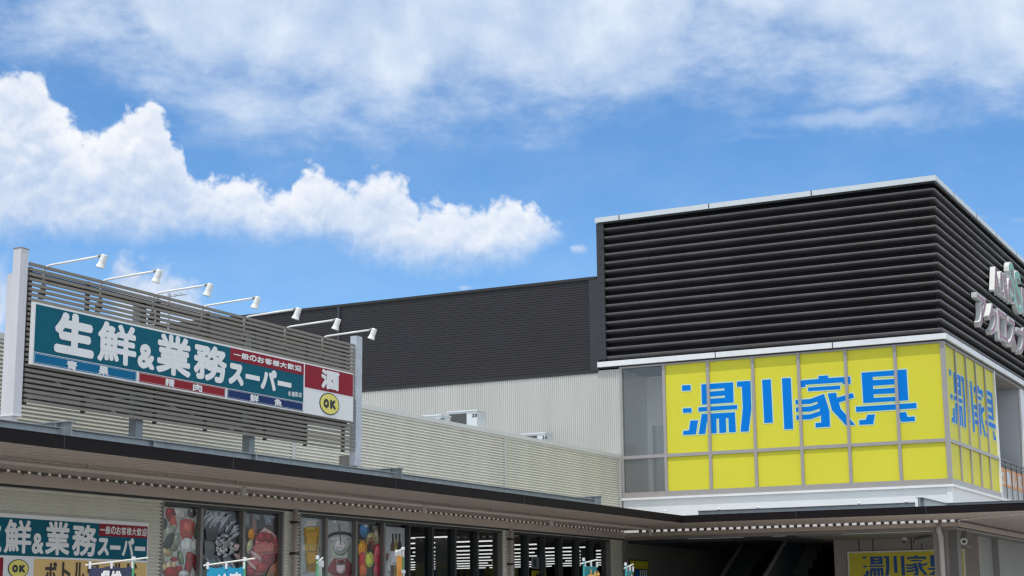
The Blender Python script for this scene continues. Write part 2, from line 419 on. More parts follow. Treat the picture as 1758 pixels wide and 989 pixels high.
# white band below the glazing
w = MB(); w.box(XL - .03, XR + .04, YB - .04, YB + .3, 4.345, 4.398, WHITE); w.box(XR - .26, XR + .04, YB + .3, 72, 4.345, 4.398, WHITE); w.build('sill', fs)
w = MB(); w.box(XL - .01, XR - .02, YB + .02, YB + .3, 3.42, 4.343, SOFW); w.box(XR - .28, XR - .02, YB + .3, 72, 3.42, 4.343, SOFW)
w.box(XR - .12, XR + .0, YB + .0, YB + .12, 3.42, 4.343, SOFW); w.build('band_panel', fs)
# ledger beam under the canopy gap, lintel
w = MB(); w.box(XW + .1, XR + .1, YB - .10, YB + .016, 3.46, 3.56, SOFF); w.box(XR - .018, XR + .10, YB + .016, 72, 3.46, 3.56, SOFF)
w.box(XW + .1, XR + .06, YB - .06, YB + .3, 3.385, 3.435, GREYC); w.box(XR - .3, XR + .06, YB + .3, 72, 3.385, 3.435, GREYC)
w.box(XW + .1, XR + .02, YB - .03, YB + .2, 3.435, 3.458, SOFF)
w.build('lintel', fs)
# ground floor recess
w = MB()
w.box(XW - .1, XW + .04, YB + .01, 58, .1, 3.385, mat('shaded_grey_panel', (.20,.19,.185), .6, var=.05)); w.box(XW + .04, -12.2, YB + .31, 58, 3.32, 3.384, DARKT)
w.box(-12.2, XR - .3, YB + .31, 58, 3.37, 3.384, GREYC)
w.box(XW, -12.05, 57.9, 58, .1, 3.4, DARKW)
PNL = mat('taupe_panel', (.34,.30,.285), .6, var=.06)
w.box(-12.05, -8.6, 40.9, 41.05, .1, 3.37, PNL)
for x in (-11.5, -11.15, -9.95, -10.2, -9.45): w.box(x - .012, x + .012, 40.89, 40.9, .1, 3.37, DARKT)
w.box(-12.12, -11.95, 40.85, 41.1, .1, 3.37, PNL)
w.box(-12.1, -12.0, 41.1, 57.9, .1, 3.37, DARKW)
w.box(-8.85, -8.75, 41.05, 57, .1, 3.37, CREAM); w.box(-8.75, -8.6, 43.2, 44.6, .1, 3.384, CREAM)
w.build('entrance_recess', fs)
w = MB()
w.box(-8.93, XR + .03, YB - .02, YB + .32, .12, 3.383, GREYC); w.box(-8.6, XR + .045, YB - .03, YB + .33, .12, 3.382, mat('column_edge', (.12,.11,.11), .5)); w.build('column', fs)
# balcony on the right side
w = MB(); w.box(-12, XR, YE + .06, 72, 4.25, 4.343, GREYC); w.box(-12.2, -12, YE + .06, 72, 4.3, 7.6, CREAM); w.box(-12, XR - .13, YE + .07, YE + .2, 4.343, 7.58, CREAM)
w.box(-12, -8.9, 52.0, 52.2, 4.343, 7.58, CREAM)
w.box(-11.98, -11.9, 46, 51.9, 6.6, 7.2, YELS); w.box(-12, XR - .4, 51.9, 51.99, 6.3, 7.1, YELS)
w.build('balcony', fs)
w = MB(); y0 = 46.8
w.box(-9.35, -8.52, y0, y0 + .5, 4.343, 7.58, mat('pale_grey_column', (.52,.57,.63), .5, var=.05)); w.box(-8.519, -8.46, y0 - .02, y0 + .52, 4.343, 7.578, WHITE); w.build('balcony_column', fs)
w = MB()
for z in (5.30, 5.40): w.tube([(XR - .03, YE + .08, z), (XR - .03, 60, z)], .022, mat('dark_rail', (.10,.11,.12), .4), 8)
yy = YE + .2
while yy < 60: w.tube([(XR - .03, yy, 4.343), (XR - .03, yy, 5.40)], .016, MATS['dark_rail'], 6); yy += .72
w.build('balcony_railing', fs)
for yy, zz in ((45.2, 6.25), (46.4, 5.85), (45.2, 5.45)): pass

# lettering of the yellow windows ------------------------------------------------------------
zA = lambda p, ox, oy: (ox + p[0]/7.016, oy + p[1]/7.016)
G4 = (1150, 640); G5 = (1350, 620)
STROKES = [
 (G4, [[(147,152),(250,147),(253,212),(149,219)]]), (G4, [[(157,430),(262,425),(264,478),(160,484)]]),
 (G4, [[(248,577),(342,572),(315,742),(160,750),(162,700),(232,693)]]),
 (G4, [[(380,140),(763,115),(770,358),(388,385)], [(482,200),(658,187),(660,213),(485,227)], [(487,288),(664,274),(665,300),(489,313)]]),
 (G4, [[(345,417),(812,387),(814,437),(347,470)]]),
 (G4, [[(385,497),(785,475),(797,713),(712,719),(706,545),(676,547),(682,720),(597,727),(592,550),(562,552),(566,727),(480,733),(470,560),(445,600),(428,735),(348,742)]]),
 (G4, [[(808,107),(972,98),(984,430),(950,707),(852,710),(880,430),(868,168),(810,168)]]),
 (G4, [[(1112,87),(1217,79),(1242,600),(1138,607)]]), (G4, [[(1350,67),(1457,62),(1487,677),(1380,683)]]),
 (G5, [[(158,235),(388,215),(386,180),(505,172),(507,205),(772,187),(776,275),(682,280),(678,257),(230,285),(232,312),(162,317)]]),
 (G5, [[(262,318),(650,293),(650,340),(262,363)]]),
 (G5, [[(110,468),(285,457),(455,395),(520,600),(527,790),(353,800),(352,745),(420,740),(418,655),(295,700),(122,708),(120,652),(290,640),(405,602),(402,572),(295,607),(117,613),(115,558),(290,545),(378,515),(375,487),(290,515),(112,522)]]),
 (G5, [[(497,390),(600,380),(612,440),(800,385),(818,438),(635,500),(655,575),(830,768),(720,775),(550,590)]]),
 (G5, [[(905,140),(1448,100),(1470,472),(928,507)], [(1042,190),(1335,172),(1337,212),(1044,230)], [(1045,298),(1340,278),(1342,319),(1048,337)], [(1052,400),(1345,386),(1347,428),(1055,442)]]),
 (G5, [[(837,550),(1567,503),(1570,568),(842,613)]]),
 (G5, [[(975,648),(1068,640),(1048,760),(880,768),(878,712),(958,705)]]), (G5, [[(1345,622),(1440,612),(1462,672),(1548,667),(1550,722),(1385,733)]])]
LET = []
for org, polys in STROKES:
    conv = []
    for p in polys:
        conv.append([(float(q[0]), float(q[2])) for q in (onY(*zA(v, *org), YB + PG) for v in p)])
    LET.append(shape(conv))
LX0 = min(v[0] for vs, f in LET for v in vs); LX1 = max(v[0] for vs, f in LET for v in vs)
LZ0 = min(v[1] for vs, f in LET for v in vs); LZ1 = max(v[1] for vs, f in LET for v in vs)
def lettering(name, parent, plane, pos, a0, a1, b0, b1, edge, mcol=None, medge=None):
    mb = MB(); mcol = mcol or BLUEL; medge = medge or PALEL
    for vs, fcs in LET:
        q = [(a0 + (u-LX0)/(LX1-LX0)*(a1-a0), b0 + (t-LZ0)/(LZ1-LZ0)*(b1-b0)) for u, t in vs]
        if edge:
            for k in range(8):
                da, db = edge*math.cos(k*math.pi/4), edge*math.sin(k*math.pi/4); d = .002 + k*.0004
                mb.add([(pos + d, a + da, b + db) if plane == 'x' else (a + da, pos - d, b + db) for a, b in q], fcs, medge)
        d = .007
        mb.add([(pos + d, a, b) if plane == 'x' else (a, pos - d, b) for a, b in q], fcs, mcol)
    return mb.build(name, parent)
lettering('lettering', fs, 'y', YB + PG, LX0, LX1, LZ0, LZ1, .026)
p0 = onX(1630.5, 662, XR - PG); p1 = onX(1710, 750, XR - PG)
lettering('lettering', fs, 'x', XR - PG, p0[1], p1[1], LZ0 - .02, LZ1 - .02, .03)

# sign in the entrance recess
SY = 40.86
rs = thing('wall_sign', 'yellow wall sign with blue kanji under the canopy, half behind the grey column', 'sign', (-10.4, SY, 1.9))
w = MB(); w.box(-11.78, -8.93, SY - .03, SY + .03, 1.5, 3.08, mat('sign_edge_cream', (.75,.72,.6), .5)); w.box(-11.74, -8.97, SY - .034, SY - .029, 1.54, 3.04, YELS); w.build('panel', rs)
p0 = onY(1481, 957, SY - .034); p1 = onY(1592, 957, SY - .034); k = (p1[0]-p0[0])/(float(onY(1467, 690, YB)[0]) - LX0)
lettering('lettering', rs, 'y', SY - .034, p0[0], p0[0] + k*(LX1-LX0), p0[2] + .02 - k*(LZ1-LZ0)*1.05, p0[2] + .02, 0, mat('deep_blue_letter', (.0,.07,.30), .4))
# small poster on the recess side wall
p0 = onX(1080, 960, XW + .045)
w = MB(); w.box(XW + .04, XW + .055, p0[1], p0[1] + 1.2, 1.3, p0[2], BLACKM); w.box(XW + .055, XW + .058, p0[1] + .03, p0[1] + 1.17, 1.33, p0[2] - .03, YELS)
w.box(XW + .058, XW + .060, p0[1] + .25, p0[1] + 1.14, 1.36, p0[2] - .22, mat('poster_navy_block', (.03,.05,.10), .5))
for k in range(4): w.box(XW + .060, XW + .062, p0[1] + .62 + k*.13, p0[1] + .68 + k*.13, 1.7, p0[2] - .25, SIGNW)
put_glyph(w, '湯', 'x', XW + .0605, p0[1] + .3, p0[1] + .56, p0[2] - .52, p0[2] - .26, BLUEL, .005)
o = w.build('poster', None, (XW + .05, p0[1] + .6, 1.3)); tag(o, 'small yellow and navy poster on the shaded wall left of the escalator', 'poster')

# escalator in the dark entrance
es = thing('escalator', 'dark escalator rising away inside the black entrance opening', 'escalator', (-13.8, 40, .12))
ESC = mat('escalator_dark_panel', (.012,.016,.022), .3); HR = mat('escalator_handrail', (.10,.10,.11), .5)
tg = math.tan(RAD(28.3))
def esc_line(px0, py0, X): p = onX(px0, py0, X); return p[1], p[2]
for X, a in ((-14.2, (1243, 985)), (-13.0, (1316, 985))):
    y, z = esc_line(*a, X); y0 = y - (z - 1.05)/tg; y1 = y + 14
    w = MB(); z0 = 1.05; z1 = z0 + (y1-y0)*tg
    w.add([(X+s, yy, zz) for s in (-.05, .05) for yy, zz in ((y0, z0 - .9), (y0, z0), (y1, z1), (y1, z1 - .9))], [(0,1,2,3),(4,7,6,5),(0,4,5,1),(1,5,6,2),(2,6,7,3),(3,7,4,0)], ESC); w.build('balustrade', es)
    w = MB(); w.tube([(X, y0 - .5, z0 - .05), (X, y0, z0 + .02), (X, y1, z1 + .02)], .05, HR, 8); w.build('handrail', es)
w = MB(); y, z = esc_line(1316, 985, -13.0)
for k in range(30):
    yy = 37.0 + k*.4; w.box(-14.1, -13.1, yy, yy + .42, max(.13, .1 + k*.4*tg - .5), .14 + k*.4*tg, ESC)
w.build('steps', es)

# ------------------------------------------------------------------ canopy
cn = thing('canopy', 'long dark edged flat canopy wrapping along the shop front and the upper block', 'canopy', (XF, YF, 0))
YC1 = 60; XC = XR + 2.75
w = MB(); t = .03; z0, z1 = ZS, ZS + .15
w.box(XF - t, XF, YS, YF, z0, z1, FASC); w.box(XF, XC, YF, YF + t, z0, z1, FASC); w.box(XC - t, XC, YF + t, YC1, z0, z1, FASC)
w.box(XF - .16, XF + .003, YS, YF - .003, z1, z1 + .012, FASC); w.box(XF - .16, XC, YF - .003, YF + .16, z1, z1 + .012, FASC)
for y in (onX(110, 765, XF)[1], onX(400, 800, XF)[1], onX(680, 830, XF)[1], onX(900, 860, XF)[1]): w.box(XF + .0005, XF + .003, y - .007, y + .007, z0 - .001, z1, DARKT)
for x in (-11.2, -8.4): w.box(x - .007, x + .007, YF - .003, YF - .0005, z0 - .001, z1, DARKT)
w.build('fascia', cn)
w = MB(); zt = ZS + .09; gp = .117; t2 = .012
def sof(mb, x0, x1, y0, y1): mb.box(x0, x1, y0, y1, ZS + .01, zt, SOFF)
sof(w, XW + gp, XF - t, YS, YF + t); sof(w, XW + gp, XC - t, YF + t, YB - gp); sof(w, XR + gp, XC - t, YB - gp, YC1)
y = YS + .1
while y < YB - .2:      # lap seams of the soffit sheets
    if y < YF: w.box(XW + gp, XF - t, y, y + .014, ZS + .004, ZS + .0098, SOFF)
    y += .2
x = XF + .1
while x < XC - .1: w.box(x, x + .014, YF + t, YB - gp, ZS + .004, ZS + .0098, SOFF); x += .2
w.build('soffit', cn)
w = MB()    # folded ends of the roof sheets, hanging over the gap along the wall
TEE = mat('dark_sheet_end', (.11,.10,.09), .6)
def tooth(mb, plane, pos, a, wd, dn=.03):
    P = [(a, ZS + .045), (a + wd, ZS + .045), (a + wd*.85, ZS - dn), (a + wd*.15, ZS - dn)]
    mb.flat(plane, pos, P, TEE, .02)
y = YS
while y < YB - .3:
    tooth(w, 'x', XW + gp - .02, y, .165 - .06*min(1, max(0, (y - 18)/8)), .026)
    if int(round(y/.2)) % 2 == 0: w.flat('x', XW + gp, [(y + .02, ZS + .02), (y + .08, ZS + .02), (y + .05, ZS - .05)], TEE, .012)
    y += .2
x = XW + .5
while x < XR + gp: tooth(w, 'y', YB - gp + .02, x, .095, .05); x += .185
y = YB
while y < YC1: tooth(w, 'x', XR + gp - .02, y, .19, .03); w.flat('x', XR + gp, [(y + .05, ZS - .02), (y + .12, ZS - .02), (y + .085, ZS - .06)], TEE, .012); y += .2
w.build('sheet_end', cn)['kind'] = 'stuff'
w = MB()    # white chips along the mitre, standing in for light through its gaps
n_ = 34
for k in range(n_):
    u0 = k/n_; u1 = (k + .45)/n_
    a = Vector((XR + gp, YB - gp, ZS - .004)).lerp(Vector((XC - .1, YF + .1, ZS - .004)), u0); b = Vector((XR + gp, YB - gp, ZS - .004)).lerp(Vector((XC - .1, YF + .1, ZS - .004)), u1)
    dx = Vector((.02, .02, 0)); zz = Vector((0, 0, .012 + .012*random.random()))
    w.add([a - dx, b - dx, b + dx, a + dx, a - dx - zz, b - dx - zz, b + dx - zz, a + dx - zz], [(0,1,2,3),(7,6,5,4),(0,4,5,1),(1,5,6,2),(2,6,7,3),(3,7,4,0)], WHITE)
w.build('mitre_light_dots', cn)
w = MB(); w.box(XW + gp + .05, XF - .2, YS, YB - .2, zt + .002, zt + .03, MATS['grey_roof_sheet']); w.box(XF - .2, XC - .2, YF + .2, YB - .2, zt + .002, zt + .03, MATS['grey_roof_sheet']); w.build('roof', cn)
# conduit under the soffit with hangers
w = MB(); pc = (-15.08, 3.545)
w.tube([(pc[0], YS, pc[1]), (pc[0], YB - 1.6, pc[1])], .033, mat('pale_taupe_pipe', (.46,.42,.38), .45), 8)
y = YS + .3
while y < YB - 1.6:
    w.box(pc[0] - .012, pc[0] + .012, y - .012, y + .012, pc[1], ZS + .01, SOFF); w.box(pc[0] - .02, pc[0] + .02, y - .02, y + .02, ZS - .004, ZS + .01, SOFF); y += 1.62
w.build('conduit', cn)
# galvanised framing on top
def chan(mb, plane, pos, a0, a1, z0, z1, m):
    """C-channel, web set back between two flanges"""
    if plane == 'x':
        mb.box(pos - .008, pos, a0, a1, z0, z1, m); mb.box(pos + .0005, pos + .05, a0, a1, z1 - .010, z1, m); mb.box(pos + .0005, pos + .05, a0, a1, z0, z0 + .010, m)
    else:
        mb.box(a0, a1, pos, pos + .008, z0, z1, m); mb.box(a0, a1, pos - .05, pos - .0005, z1 - .010, z1, m); mb.box(a0, a1, pos - .05, pos - .0005, z0, z0 + .010, m)
BR = [onX(115, 735, XF - .18)[1], onX(683, 812, XF - .18)[1], onX(1026, 856, XF - .18)[1]]
w = MB(); zb0, zb1 = ZS + .12, ZS + .275
ys = [YS] + BR
for a, b in zip(ys[:-1], ys[1:]): chan(w, 'x', XF - .2, a + .10, b - .10, zb0, zb1, GALV)
for q in (440, 265): y = onX(q, 780, XF - .15)[1]; w.box(XF - .19, XF - .15, y - .01, y + .01, zb0 + .012, zb1 - .012, GALV)
w.build('steel_beam', cn)
XBR = float(onY(1577, 860, YF + .18)[0])
w = MB(); chan(w, 'y', YF + .2, XF + .3, XBR - .08, zb0, zb1 - .01, GALV); chan(w, 'y', YF + .2, XBR + .55, XC - .3, zb0, zb1 - .05, GALV); w.build('steel_beam', cn)
for xp, yp in ((1141, 874), (1235, 871.5), (1302, 869), (1475, 862), (1556, 858)):
    q = onY(xp, yp, YF + .19); x = float(q[0]); z = zb1 - .006; w = MB(); w.tube([(x, YF + .17, z), (x, YF + .17, z + .02), (x, YF + .17, z + .045)], [.035, .04, .015], WHITE, 10); w.build('bolt_cap', cn)
def stub(plane, a):
    """end of an H-beam cantilevered over the roof"""
    mb = MB(); z0, z1 = ZS + .12, ZS + .36; hw = .07
    if plane == 'x':
        mb.box(XW + .3, XF - .1, a - hw, a + hw, z1 - .012, z1, GALV); mb.box(XW + .3, XF - .1, a - hw, a + hw, z0, z0 + .012, GALV); mb.box(XW + .3, XF - .1, a - .005, a + .005, z0 + .012, z1 - .012, GALV)
        mb.box(XF - .30, XF - .292, a - hw, a + hw, z0 + .012, z1 - .012, GALV)
    else:
        mb.box(a - hw, a + hw, YF + .1, YB - .3, z1 - .012, z1, GALV); mb.box(a - hw, a + hw, YF + .1, YB - .3, z0, z0 + .012, GALV); mb.box(a - .005, a + .005, YF + .1, YB - .3, z0 + .012, z1 - .012, GALV)
        mb.box(a - hw, a + hw, YF + .28, YF + .288, z0 + .012, z1 - .012, GALV)
    return mb.build('beam_end', cn)
for y in BR: stub('x', y)
stub('y', XBR + .03)
# canopy posts out of frame below the fascia
for y in (-8, 2, 12.0): w = MB(); w.box(XF - .35, XF - .2, y - .08, y + .08, .12, ZS + .004, GREYC); w.build('post', cn)

# round downlights hanging from the conduit
pts = [onX(x, y, pc[0]) for x, y in ((417, 843), (727, 870), (945, 893), (1116, 912))]
LAB = ['grey cylinder downlight under the canopy above the meat poster', 'grey cylinder downlight under the canopy above the clear windows with tube lights', 'grey cylinder downlight under the canopy above the far windows', 'grey cylinder downlight under the canopy nearest its inner corner']
p = pts[0]
dl = thing('canopy_downlight', LAB[0], 'downlight', (pc[0], p[1], 3.40), 'cylinder lights under the canopy')
w = MB(); w.tube([(pc[0], p[1], 3.405), (pc[0], p[1], 3.52)], .052, mat('light_grey_enamel', (.42,.40,.38), .4), 16); w.build('housing', dl, smooth=False)
w = MB(); w.tube([(pc[0], p[1], 3.52), (pc[0], p[1], 3.61)], .014, SOFF, 8); w.build('stem', dl)
w = MB(); w.tube([(pc[0], p[1], 3.400), (pc[0], p[1], 3.404)], .042, mat('lamp_lens', (.5,.5,.5), .2), 14); w.build('lens', dl)
for q, lb in zip(pts[1:], LAB[1:]): dup(dl, (pc[0], q[1], 3.40), lb)

# ------------------------------------------------------------------ slatted screen with the big sign
XS = -14.45
A = lambda x, y: onX(x, y, XS)
YL, YR = float(A(47, 560)[1]), float(A(609, 690)[1])
sc = thing('sign_screen', 'tall screen of grey horizontal slats between two white posts on the canopy', 'screen', (XS, (YL+YR)/2, ZS + .2))
ZTOP = 5.93; ZBOT = 4.22
w = MB(); np_ = 28; pt = (ZTOP - .02 - ZBOT)/(np_ - 1)
for k in range(np_):
    z = ZBOT + k*pt
    w.box(XS - .03, XS, YL, YR, z - .018, z + .018, SLAT)
w.build('slats', sc)
for xp, yp in ((57, 470), (156, 490), (277, 520), (362, 540), (463, 565), (531, 580), (595, 595)):
    y = float(A(xp, yp)[1]); w = MB(); w.box(XS - .075, XS - .031, y - .022, y + .022, ZBOT - .04, ZTOP - .05, BLACKM); w.build('upright', sc)
w = MB(); w.box(XS - .14, XS - .08, YL + .1, YR - .05, ZTOP - .17, ZTOP - .09, mat('dark_brown_steel', (.05,.045,.042), .5))
w.box(XS - .16, XS - .08, YL + .1, YR - 1.6, ZBOT + .11, ZBOT + .17, MATS['dark_brown_steel']); w.box(XS - .16, XS - .08, YL + .1, YR - .1, ZBOT + .36, ZBOT + .46, MATS['dark_brown_steel']); w.build('rear_rail', sc)
w = MB(); ye = float(onX(528, 735, XS - .4)[1]); w.box(XS - .42, XS - .40, YL + .15, ye, 4.30, 4.60, mat('shade_backing_dark', (.035,.036,.04), .6, var=.2)); w.build('shade_backing', sc)  # added dark sheet, stands in for the shade behind the lower slats
for xp in (247, 440):
    y = float(A(xp, 740 if xp < 300 else 765)[1]); w = MB(); w.box(XS - .20, XS - .08, y - .07, y + .07, ZS + .13, 5.8, mat('grey_blue_steel', (.20,.23,.26), .5, .2, var=.15)); w.build('support_post', sc)
ZP = 6.05
zl = float(A(40, 427.5)[2]); zr = float(A(615, 577.5)[2])
w = MB(); yl0 = float(A(33.8, 430)[1]); yl1 = float(A(47.3, 430)[1])
WP = mat('weathered_white_paint', (.60,.60,.66), .5, var=.16, scale=3, streak=True)
w.box(XS - .10, XS + .02, yl0, yl1, 4.03, zl, WP); w.box(XS - .19, XS - .102, yl0 + .01, yl1 + .02, 4.03, zl - .30, WP)
w.box(XS - .20, XS + .03, yl0 - .01, yl1 + .01, 4.015, 4.029, WHITE); w.box(XS - .2, XS - .02, yl0 + .02, yl1 - .02, ZS + .13, 4.014, WP)
w.box(XS - .105, XS + .025, yl0 - .005, yl1 + .005, zl + .001, zl + .012, mat('rusty_cap', (.25,.22,.2), .6)); w.build('end_post', sc)
yr0 = float(A(610.5, 600)[1]); yr1 = float(A(620, 600)[1])
w = MB(); w.box(XS - .10, XS + .02, yr0, yr1, 3.98, zr, mat('galvanised_white', (.50,.54,.62), .5, .1, var=.22, scale=6)); w.box(XS - .2, XS - .03, yr0 + .02, yr1 - .04, ZS + .13, 3.979, GREYC); w.box(XS - .3, XS - .102, yr0, yr1 - .05, 3.99, 4.15, GREYC); w.build('end_post', sc)
for (x0_, y0_, z0_, x1_, y1_, z1_) in ((XS-.3, YL+.2, 4.72, XS-.3, YL+2.2, 4.25), (XS-.3, YL+2.4, 4.6, XS-.3, YL+4.6, 4.3), (XS-.3, YL+.3, 4.3, XS-.3, YL+2.6, 4.55)):
    w = MB(); w.tube([(x0_, y0_, z0_), (x1_, y1_, z1_)], .008, GALV, 6); w.build('brace_rod', sc)

# the sign board
XP = XS + .055
BP = lambda x, y: onX(x, y, XP)
a0, a1 = float(BP(59.0, 519)[1]), float(BP(606.3, 690)[1])
b1 = float(BP(59.5, 518.8)[2]+BP(606.3, 640.6)[2])/2; b0 = float(BP(54.3, 626.9)[2]+BP(606, 722.6)[2])/2
sb = thing('signboard', 'large teal signboard with white kanji and a yellow OK disc on the slatted screen', 'signboard', (XP, (a0+a1)/2, b0))
w = MB(); w.box(XS + .004, XP, a0, a1, b0, b1, SIGNW); w.build('panel', sb)
zAx = lambda x, y: BP(40 + x/7.016, 510 + y/7.016)
zBx = lambda x, y: BP(220 + x/7.016, 540 + y/7.016)
zCx = lambda x, y: BP(370 + x/7.016, 580 + y/7.016)
fl = .012
def face(mb, y0, y1, z0, z1, m, lvl=1): mb.box(XP + (lvl-1)*.0025, XP + lvl*.0025, y0, y1, z0, z1, m)
ydv0, ydv1 = float(zCx(1059, 500)[1]), float(zCx(1075, 500)[1])
zbar = float(zAx(135, 668)[2]+zCx(600, 680)[2])/2
w = MB(); face(w, a0 + .03, ydv0, zbar, b1 - .025, TEAL)
zr_b = float(zCx(1075, 597)[2]+zCx(1650, 705)[2])/2
face(w, ydv1, a1 - .012, zr_b, b1 - .02, SRED)
zlr = float(zCx(178, 265)[2]+zCx(1050, 450)[2])/2
yred = float(zCx(177, 180)[1]); face(w, yred, ydv0, zlr, b1 - .025, SRED, 2)
w.build('colour_field', sb)
w = MB(); zb_t = zbar - .010; zb_b = b0 + .020
bars = [(a0 + .03, float(zAx(1363, 940)[1]), SKYB), (float(zBx(128, 750)[1]), float(zBx(1168, 940)[1]), SRED2), (float(zCx(142, 680)[1]), float(zCx(1052, 820)[1]), NAVY)]
for y0, y1, m in bars:
    face(w, y0, y1, zb_b, zb_t, m)
    for q in ((y0 + .012, y1 - .012, zb_t - .013, zb_t - .010), (y0 + .012, y1 - .012, zb_b + .010, zb_b + .013), (y0 + .010, y0 + .014, zb_b + .013, zb_t - .013), (y1 - .014, y1 - .010, zb_b + .013, zb_t - .013)):
        w.box(XP + .0025, XP + .0035, *q, SIGNW)
w.build('category_bar', sb)
w = MB(); LV = XP + .0062
def ch(fn, c, l, r, top, bot, bold, m=SIGNW):
    y0, y1 = float(fn(l, (top[1]+bot[1])/2)[1]), float(fn(r, (top[1]+bot[1])/2)[1])
    put_glyph(w, c, 'x', LV, y0, y1, float(fn(*bot)[2]), float(fn(*top)[2]), m, bold)
ch(zAx, '生', 370, 853, (640, 205), (610, 705), .034)
w.build('lettering', sb); w = MB()
ch(zAx, '鮮', 890, 1360, (1030, 300), (1240, 832), .020)
w.build('lettering', sb); w = MB()
ch(zAx, '&', 1372, 1580, (1480, 570), (1470, 868), .022)
w.build('lettering', sb); w = MB()
ch(zBx, '業', 335, 755, (520, 245), (545, 738), .022)
w.build('lettering', sb); w = MB()
ch(zBx, '務', 785, 1188, (870, 345), (870, 785), .024)
w.build('lettering', sb); w = MB()
ch(zCx, 'ス', 150, 337, (230, 308), (230, 570), .028)
ch(zCx, 'パ', 538, 732, (690, 390), (630, 632), .024)
for poly in ([(362,432),(530,468),(525,522),(355,490)], [(750,515),(912,548),(905,605),(742,568)]):
    q = [zCx(*v) for v in poly]; yy0 = (q[0][1]+q[3][1])/2; yy1 = (q[1][1]+q[2][1])/2; zz1 = (q[0][2]+q[1][2])/2; zz0 = (q[2][2]+q[3][2])/2
    w.box(LV - .001, LV + .001, yy0, yy1, zz0, zz1, SIGNW)
w.build('lettering', sb); w = MB()
ty0, ty1 = float(zCx(205, 230)[1]), float(zCx(1032, 340)[1])
put_text(w, '一般のお客様大歓迎', 'x', LV + .0025, ty0, ty1, zlr + .045, b1 - .065, SIGNW, .005, .04)
w.build('lettering', sb); w = MB()
ch(zCx, '酒', 1268, 1487, (1380, 392), (1380, 628), .020)
w.build('lettering', sb); w = MB()
ch(zAx, '青', 515, 645, (580, 770), (580, 882), .006); w.build('lettering', sb); w = MB()
ch(zAx, '果', 900, 1025, (960, 835), (960, 945), .006)
w.build('lettering', sb); w = MB()
ch(zBx, '精', 440, 555, (500, 775), (500, 872), .005); w.build('lettering', sb); w = MB()
ch(zBx, '肉', 775, 887, (830, 838), (830, 930), .006)
w.build('lettering', sb); w = MB()
ch(zCx, '鮮', 410, 517, (465, 683), (465, 778), .005); w.build('lettering', sb); w = MB()
ch(zCx, '魚', 703, 797, (750, 738), (750, 826), .005)
w.build('lettering', sb); w = MB()
for c, l, r in (('®', 872, 902), ('橿', 912, 948), ('原', 952, 988), ('店', 993, 1033)): ch(zCx, c, l, r, ((l+r)/2, 648 + (l-912)*.12), ((l+r)/2, 708 + (l-912)*.12), .002)
w.build('lettering', sb)
def ok_disc(parent, X, cy, cz, rr, ry):
    w = MB(); w.flat('x', X, ell(cy, cz, ry, rr, n=40), BLACK, .004); w.flat('x', X + .004, ell(cy, cz, ry*.92, rr*.91, n=40), SYEL, .002)
    for c, u0, u1 in (('O', -.62, -.06), ('K', .04, .66)): put_glyph(w, c, 'x', X + .0065, cy + u0*ry, cy + u1*ry, cz - .42*rr, cz + .42*rr, BLACK, .10*rr)
    w.build('round_emblem', parent)
pc_ = zCx(1370, 798); rr = float(zCx(1370, 665)[2] - zCx(1370, 930)[2])/2
ok_disc(sb, XP + .001, float(pc_[1]), float(pc_[2]), rr, float(zCx(1490, 812)[1] - zCx(1253, 785)[1])/2)

# floodlights on arms over the sign
LP = [((81, 461), (167, 443)), ((178, 487), (267, 470)), ((268, 507), (349, 489)), ((352, 529), (436, 513)), ((424, 553), (508, 533)), ((494, 571), (577, 553)), ((558, 586), (640, 568))]
bs = []
for (bx, by), (ex, ey) in LP: p = onX(bx, by, XS + .0); bs.append(p)
zb = sum(float(p[2]) for p in bs)/7
p = bs[3]; e = onY(436, 513, p[1]); L = float(e[0] - p[0]); up_ = float(e[2]) - zb
LL = ['white sign floodlight on a thin arm, first from the tall white left post', 'white sign floodlight on a thin arm above the teal field, second from the left post', 'white sign floodlight on a thin arm against the small cloud, third from the left post', 'white sign floodlight on a thin arm, fourth of the seven and middle of the row', 'white sign floodlight on a thin arm whose head meets the dark wall top', 'white sign floodlight on a thin arm, second from the right end of the screen', 'white sign floodlight on a thin arm above the right white post']
y0 = float(p[1]); WL = mat('white_lamp_enamel', (.80,.81,.82), .3)
lm = thing('sign_floodlight', LL[0], 'floodlight', (XS, float(bs[0][1]), zb), 'floodlights over the signboard')
yb = float(bs[0][1]); w = MB()
xa = XS - .052
w.tube([(xa, yb, zb - .28), (xa, yb, zb - .01), (xa + .012, yb, zb + .022), (xa + .045, yb, zb + .045), (xa + .10, yb, zb + .056), (XS + L, yb, zb + up_ + .01)], .0145, WL, 8); w.build('arm', lm, smooth=True)
w = MB(); w.box(XS - .078, XS - .034, yb - .03, yb + .03, zb - .26, zb - .18, SLAT); w.build('mounting_bracket', lm)
w = MB(); w.box(XS - .10, XS - .04, yb - .035, yb + .035, zb - .36, zb - .265, BLACKM); w.build('junction_box', lm)
hx, hz = XS + L + .015, zb + up_ - .005; dv = Vector((-.36, -.10, -1)).normalized()
P0 = Vector((hx + .045, yb + .02, hz + .03)); w = MB()
w.tube([P0, P0 + dv*.008, P0 + dv*.115, P0 + dv*.119, P0 + dv*.135, P0 + dv*.168, P0 + dv*.170], [.035, .040, .043, .044, .048, .057, .054], WL, 18); hd = w.build('lamp_head', lm)
w = MB(); w.tube([P0 + dv*.1705, P0 + dv*.172], .049, mat('lamp_glass', (.35,.37,.38), .1), 16); w.build('lens', hd, origin=ORG[lm.name])
w = MB(); w.tube([(XS + L - .02, yb, zb + up_ + .01), (XS + L + .03, yb + .01, zb + up_ + .015)], .02, mat('lamp_knuckle', (.25,.24,.24), .5), 8); w.build('knuckle', lm)
